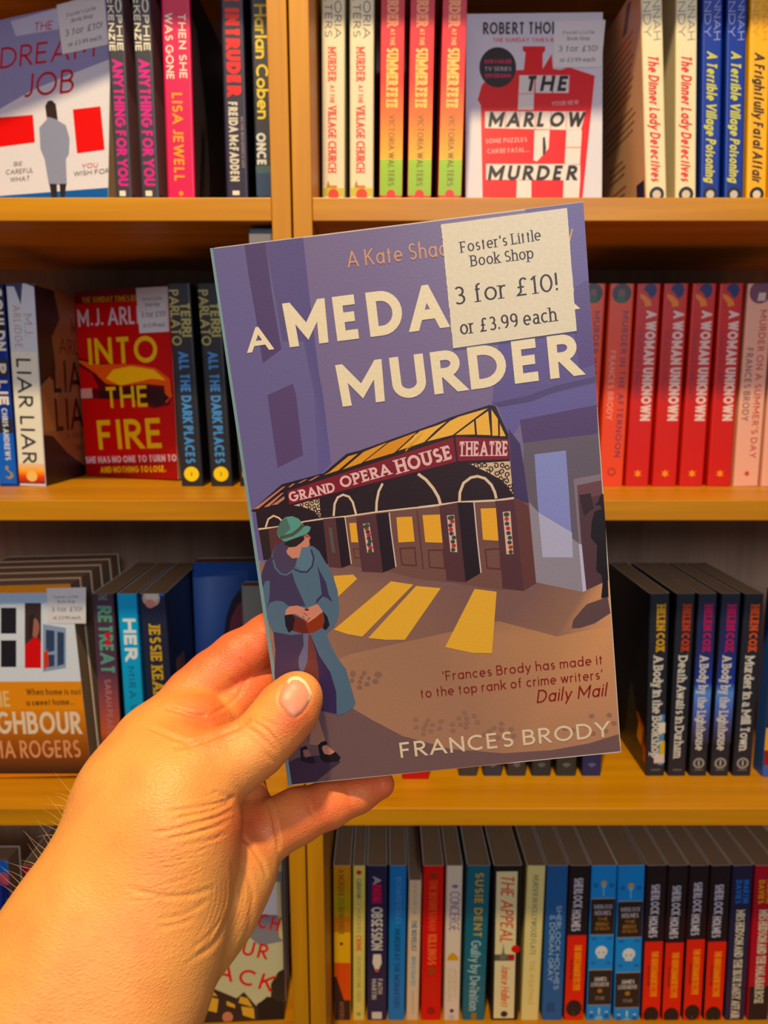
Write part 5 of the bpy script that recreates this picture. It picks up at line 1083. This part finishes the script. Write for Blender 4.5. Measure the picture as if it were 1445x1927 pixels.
# photo-side coordinates of every vertex, to lay creases along the skin
q = HV - np.array(CAM, np.float32); dz = q @ np.array(FWD, np.float32)
PXh = np.stack([CX + FPX * (q @ np.array(RGT, np.float32)) / dz, CY - FPX * (q @ np.array(UPV, np.float32)) / dz], 1)
face = -(HG * (q / np.linalg.norm(q, axis=1, keepdims=True))).sum(1)
disp = np.zeros(len(HV), np.float32)
def crease(pts, depth, width, dmax=1., crop=(0, 1120, 1.9013), dmin=0.):
    global disp
    pts = np.array([(crop[0] + x / crop[2], crop[1] + y / crop[2]) for x, y in pts], np.float32)
    # smooth the run
    for _ in range(2):
        m = [pts[0]]
        for a, b_ in zip(pts[:-1], pts[1:]): m += [a * .75 + b_ * .25, a * .25 + b_ * .75]
        pts = np.array(m + [pts[-1]])
    sel = np.where((face > .05) & (dz < dmax) & (dz > dmin) & (PXh[:, 0] > pts[:, 0].min() - 30) & (PXh[:, 0] < pts[:, 0].max() + 30) & (PXh[:, 1] > pts[:, 1].min() - 30) & (PXh[:, 1] < pts[:, 1].max() + 30))[0]
    if not len(sel): return
    X = PXh[sel]; best = np.full(len(sel), 1e9, np.float32); tt = np.zeros(len(sel), np.float32); n = len(pts) - 1
    for i in range(n):
        a, b_ = pts[i], pts[i + 1]; ab = b_ - a; t = np.clip(((X - a) @ ab) / max(1e-6, ab @ ab), 0, 1)
        dd = np.linalg.norm(X - a - t[:, None] * ab, axis=1); m = dd < best; best[m] = dd[m]; tt[m] = (i + t[m]) / n
    taper = np.clip(np.minimum(tt, 1 - tt) * 5, 0, 1)
    depth *= .62
    disp[sel] -= taper * (depth * np.exp(-(best / width) ** 2) - depth * .22 * np.exp(-((best - width * 2) / width) ** 2))
C_ = 1e-3
crease([(845, 718), (800, 742), (740, 752), (660, 768), (600, 772)], .9 * C_, 4)
crease([(838, 736), (780, 765), (700, 785), (620, 800)], .8 * C_, 4)
crease([(835, 765), (790, 790), (700, 820), (600, 845), (540, 850)], .6 * C_, 4)
crease([(825, 800), (760, 835), (680, 855), (590, 875)], .5 * C_, 4)
crease([(820, 850), (740, 880), (640, 900)], .3 * C_, 3.5)
crease([(770, 1045), (700, 1070), (620, 1082), (540, 1070), (440, 1040)], .5 * C_, 5)
crease([(745, 1090), (690, 1130), (640, 1150), (560, 1160)], .35 * C_, 5)
crease([(700, 1150), (640, 1180), (560, 1190)], .35 * C_, 5)
for k_ in range(9): crease([(700 - k_ * 10, 900 + k_ * 18), (600, 925 + k_ * 17), (480 - k_ * 4, 935 + k_ * 12)], .16 * C_, 2.4)
crease([(830, 950), (845, 1060), (815, 1170), (760, 1260), (700, 1300)], .7 * C_, 5)
crease([(868, 960), (905, 1050), (900, 1160), (870, 1260), (800, 1340)], .45 * C_, 5)
crease([(800, 1150), (740, 1230), (690, 1260)], .3 * C_, 4)
crease([(770, 1200), (730, 1270), (660, 1330)], .25 * C_, 4)
crease([(860, 855), (905, 905), (940, 960), (958, 1010)], .8 * C_, 4, dmin=.235)
crease([(590, 400), (640, 412), (700, 432), (742, 430)], 1.5 * C_, 4)
crease([(525, 470), (590, 495), (650, 522), (700, 530)], 1. * C_, 4)
crease([(745, 430), (800, 405), (850, 365), (885, 300)], .5 * C_, 4, dmax=.275)
crease([(858, 225), (885, 255), (905, 285)], .4 * C_, 5)
crease([(820, 300), (850, 320), (875, 340)], .25 * C_, 5)
crease([(1098, 735), (1112, 775), (1135, 815)], .35 * C_, 4); crease([(1235, 680), (1250, 720), (1262, 745)], .3 * C_, 4)
crease([(905, 452), (940, 470), (970, 500), (1000, 545)], .42 * C_, 4); crease([(880, 470), (925, 500), (960, 530), (990, 560)], .36 * C_, 4); crease([(925, 440), (960, 455), (990, 470)], .22 * C_, 4); crease([(940, 560), (970, 590), (990, 600)], .25 * C_, 4)
crease([(760, 700), (800, 718), (838, 722)], .4 * C_, 5)
cr_ = random.Random(11)
for k_ in range(26):
    y0 = 700 + k_ * 15; x0 = 835 - max(0, k_ - 8) * 9; L0 = cr_.uniform(60, 200); s0 = cr_.uniform(0, 90)
    crease([(x0 - s0, y0), (x0 - s0 - L0 * .5, y0 + cr_.uniform(12, 26)), (x0 - s0 - L0, y0 + cr_.uniform(18, 44))], cr_.uniform(.12, .3) * C_, 2.2)
for k_ in range(10):
    x0 = 760 + k_ * 16; crease([(x0, 1000 + k_ * 6), (x0 + 6, 1080), (x0 - 22, 1170), (x0 - 70, 1250)], cr_.uniform(.12, .26) * C_, 2.6)
crease([(620, 548), (690, 532), (770, 503), (850, 472), (900, 440)], 1.6 * C_, 4.5, dmax=.3)
crease([(962, 735), (984, 820), (1000, 915)], 1.2 * C_, 4)
# nail fold
NAIL = [(320, 455), (360, 446), (400, 450), (460, 490), (495, 550), (518, 605), (500, 660), (465, 725), (420, 780), (350, 830), (300, 795), (250, 735), (216, 690), (215, 640), (235, 580), (270, 510)]
crease([NAIL[i % 16] for i in range(3, 17)], .35 * C_, 3.2, dmax=.262, crop=(480, 1180, 4.817))
HV = HV + HG / np.maximum(np.linalg.norm(HG, axis=1, keepdims=True), .3) * disp[:, None]
# pull the skin out of the book where the two meet
Mi = np.array(MB.inverted(), np.float32); L_ = HV @ Mi[:3, :3].T + Mi[:3, 3]
ins = (L_[:, 1] > -.0012) & (L_[:, 1] < BW) & (L_[:, 2] > -.0012) & (L_[:, 2] < BH) & (L_[:, 0] > -.0003) & (L_[:, 0] < BT + .0013)
fr_ = ins & (L_[:, 0] > BT * .55); bk_ = ins & (L_[:, 0] <= BT * .45)
L_[fr_, 0] = BT + .0013; L_[bk_ & (L_[:, 2] > .004), 0] = -.0003
low_ = ins & (L_[:, 2] < .006) & ~fr_; L_[low_, 2] = -.0004
Mf = np.array(MB, np.float32); HV = (L_ @ Mf[:3, :3].T + Mf[:3, 3]).astype(np.float32)
org = atdepth(280, 1500, .24)
me = bpy.data.meshes.new('person'); me.vertices.add(len(HV)); me.vertices.foreach_set('co', (HV - np.array(org, np.float32)).ravel())
me.loops.add(len(HF) * 4); me.loops.foreach_set('vertex_index', HF.astype(np.int32).ravel()); me.polygons.add(len(HF)); me.polygons.foreach_set('loop_start', np.arange(len(HF), dtype=np.int32) * 4)
me.update(calc_edges=True); me.polygons.foreach_set('use_smooth', np.ones(len(HF), bool)); me.validate()
# redder knuckles and finger pads, as pigment
redp = [(560, 1350, 46), (395, 1345, 60), (480, 1230, 70), (470, 1560, 60), (620, 1510, 120), (520, 1200, 50)]
rd = np.zeros(len(HV), np.float32)
for x, y, r in redp: rd = np.maximum(rd, np.exp(-((PXh[:, 0] - x) ** 2 + (PXh[:, 1] - y) ** 2) / r ** 2))
dpt = np.clip((dz - .250) / .02, 0, 1); rd = np.maximum(rd * .9, dpt * 1.0)
at = me.color_attributes.new('flush', 'FLOAT_COLOR', 'POINT'); at.data.foreach_set('color', np.stack([rd, rd, rd, np.ones_like(rd)], 1).ravel())
def skin_mat():
    m, nt, b = mat('skin', .46, .35)
    b.inputs['Subsurface Weight'].default_value = .22; b.inputs['Subsurface Radius'].default_value = (.9, .35, .18); b.inputs['Subsurface Scale'].default_value = .006
    tc = nd(nt, 'ShaderNodeTexCoord')
    a = nd(nt, 'ShaderNodeAttribute'); a.attribute_name = 'flush'
    n = nd(nt, 'ShaderNodeTexNoise'); n.inputs['Scale'].default_value = 70; n.inputs['Detail'].default_value = 6
    nt.links.new(tc.outputs['Object'], n.inputs['Vector'])
    ma = nd(nt, 'ShaderNodeMath', operation='MULTIPLY_ADD'); ma.inputs[1].default_value = 1.1; ma.inputs[2].default_value = -.50
    nt.links.new(n.outputs['Fac'], ma.inputs[0])
    ad = nd(nt, 'ShaderNodeMath', operation='ADD'); ad.use_clamp = True
    nt.links.new(ma.outputs[0], ad.inputs[0]); nt.links.new(a.outputs['Fac'], ad.inputs[1])
    mx = nd(nt, 'ShaderNodeMix', data_type='RGBA'); mx.inputs['A'].default_value = lin((232, 162, 100)); mx.inputs['B'].default_value = lin((222, 116, 80))
    nt.links.new(ad.outputs[0], mx.inputs['Factor'])
    nt.links.new(mx.outputs['Result'], b.inputs['Base Color'])
    v = nd(nt, 'ShaderNodeTexVoronoi', feature='DISTANCE_TO_EDGE'); v.inputs['Scale'].default_value = 1
    mp = nd(nt, 'ShaderNodeMapping'); mp.inputs['Rotation'].default_value = (0, math.radians(-20), 0); mp.inputs['Scale'].default_value = (480, 700, 1050)
    n2 = nd(nt, 'ShaderNodeTexNoise'); n2.inputs['Scale'].default_value = 260; n2.inputs['Detail'].default_value = 4
    nt.links.new(tc.outputs['Object'], n2.inputs['Vector'])
    nt.links.new(tc.outputs['Object'], mp.inputs[0]); nt.links.new(mp.outputs[0], v.inputs['Vector'])
    b1 = nd(nt, 'ShaderNodeBump'); b1.inputs['Strength'].default_value = .45; b1.inputs['Distance'].default_value = .0005
    b2 = nd(nt, 'ShaderNodeBump'); b2.inputs['Strength'].default_value = .2; b2.inputs['Distance'].default_value = .0009
    nt.links.new(v.outputs['Distance'], b1.inputs['Height']); nt.links.new(n2.outputs['Fac'], b2.inputs['Height']); nt.links.new(b2.outputs[0], b1.inputs['Normal']); nt.links.new(b1.outputs[0], b.inputs['Normal'])
    return m
me.materials.append(skin_mat())
person = link('person', me, None, org)
tag(person, 'left hand and bare forearm reaching up from the lower left, gripping the purple book', 'person')
bv = BVHTree.FromPolygons([tuple(v) for v in HV.tolist()], HF.tolist())
def onskin(x, y):
    d = ray(x, y).normalized(); h = bv.ray_cast(CAM, d); return h
# thumbnail: a curved plate laid on the skin
cxn, cyn = 480 + 365 / 4.817, 1180 + 635 / 4.817
rows = 22; N = 64; V = []; F = []
op = []
for i in range(N):
    f_ = i / N * 16; k_ = int(f_); g_ = f_ - k_; p0, p1 = NAIL[k_ % 16], NAIL[(k_ + 1) % 16]
    op.append((480 + (p0[0] + (p1[0] - p0[0]) * g_) / 4.817, 1180 + (p0[1] + (p1[1] - p0[1]) * g_) / 4.817))
cen = onskin(cxn, cyn)
def nailpt(x, y, r):
    h = onskin(x, y); lift = .00055 * (1 - r ** 4) + .00008
    if h[0] is None: return cen[0]
    return h[0] + h[1] * lift
V.append(nailpt(cxn, cyn, 0))
for j in range(1, rows + 1):
    r = j / rows
    for (x, y) in op: V.append(nailpt(cxn + (x - cxn) * r, cyn + (y - cyn) * r, r))
for i in range(N): F.append((0, 1 + i, 1 + (i + 1) % N))
for j in range(rows - 1):
    for i in range(N):
        a = 1 + j * N + i; b_ = 1 + j * N + (i + 1) % N; F.append((a, a + N, b_ + N, b_))
nm = bpy.data.meshes.new('thumbnail'); nm.from_pydata([tuple(v - org) for v in V], [], F); nm.polygons.foreach_set('use_smooth', [True] * len(F))
cl = []
for k_, v in enumerate(V):
    if k_ == 0: x, y, r = cxn, cyn, 0
    else: j = (k_ - 1) // N + 1; r = j / rows; x = cxn + (op[(k_ - 1) % N][0] - cxn) * r; y = cyn + (op[(k_ - 1) % N][1] - cyn) * r
    # free edge towards the tip (upper right)
    e = ((x - cxn) * .62 + (y - cyn) * -.72)
    cl.append(lin((246, 216, 178)) if (r > .80 and e > 10) else lin((226, 150, 124)))
at = nm.color_attributes.new('Col', 'FLOAT_COLOR', 'POINT'); at.data.foreach_set('color', np.array(cl, np.float32).ravel())
mn, ntn, bn = mat('fingernail', .42, .4); a_ = nd(ntn, 'ShaderNodeAttribute'); a_.attribute_name = 'Col'; ntn.links.new(a_.outputs['Color'], bn.inputs['Base Color']); bn.inputs['Subsurface Weight'].default_value = .1; bn.inputs['Subsurface Scale'].default_value = .003
nm.materials.append(mn); nail = link('thumbnail', nm, person); nail['label'] = 'pale pink nail with a whitish free edge'
# twisted gold ring on the ring finger
A_, B_ = atdepth(446, 1508, .2665), atdepth(440, 1476, .2695); ax_ = (B_ - A_).normalized(); c0 = atdepth(446, 1474, .2690)
u_ = ax_.orthogonal().normalized(); v_ = ax_.cross(u_); V = []; F = []; NS, NR = 96, 8
for strand in (0, 1):
    base = len(V)
    for i in range(NS):
        t = 2 * math.pi * i / NS; tw = t * 11 + strand * math.pi; rr = .0119
        c_ = c0 + (u_ * math.cos(t) + v_ * math.sin(t)) * (rr + .0006 * math.cos(tw)) + ax_ * (.0007 * math.sin(tw))
        for j in range(NR):
            s_ = 2 * math.pi * j / NR; V.append(c_ + (u_ * math.cos(t) + v_ * math.sin(t)) * (.0006 * math.cos(s_)) + ax_ * (.0006 * math.sin(s_)))
    for i in range(NS):
        for j in range(NR):
            a = base + i * NR + j; b_ = base + i * NR + (j + 1) % NR; c_ = base + ((i + 1) % NS) * NR; F.append((a, b_, c_ + (j + 1) % NR, c_ + j))
rm = bpy.data.meshes.new('finger_ring'); rm.from_pydata([tuple(v - org) for v in V], [], F); rm.polygons.foreach_set('use_smooth', [True] * len(F)); rm.materials.append(plain('gold', (206, 164, 80), .25, 1.)); rg = link('finger_ring', rm, person); rg['label'] = 'twisted gold ring'
# fine hairs along the outer edge of the wrist
V = []; F = []; hr = random.Random(5)
for k_ in range(22):
    f_ = k_ / 21; x = 150 - 80 * f_ + hr.uniform(-3, 3); y = 1490 + 190 * f_
    h = None
    for dx in range(-60, 90, 2):
        h = onskin(x + dx, y)
        if h[0] is not None: break
    if h is None or h[0] is None: continue
    p = h[0]; L = hr.uniform(.003, .0075); dr = (-RGT * hr.uniform(.5, 1.) + UPV * hr.uniform(.2, 1.) - FWD * hr.uniform(-.1, .2)).normalized(); bend = UPV * hr.uniform(-.3, .5) - RGT * .2; pts = [p - dr * .0006 + dr * L * s_ + bend * (L * s_ * s_) for s_ in (0, .3, .6, 1.)]
    b0 = len(V)
    for s_, q_ in enumerate(pts):
        r_ = .00006 * (1 - s_ * .28)
        for a_ in (0, 2.09, 4.19): V.append(q_ + RGT * (r_ * math.cos(a_)) + FWD * (r_ * math.sin(a_)) + UPV * (r_ * math.sin(a_) * .5))
    for s_ in range(3):
        for a_ in range(3): F.append((b0 + s_ * 3 + a_, b0 + s_ * 3 + (a_ + 1) % 3, b0 + s_ * 3 + 3 + (a_ + 1) % 3, b0 + s_ * 3 + 3 + a_))
hm = bpy.data.meshes.new('arm_hair'); hm.from_pydata([tuple(v - org) for v in V], [], F); hm.materials.append(plain('fair_hair', (214, 170, 110), .4)); hh_ = link('arm_hair', hm, person); hh_['kind'] = 'stuff'
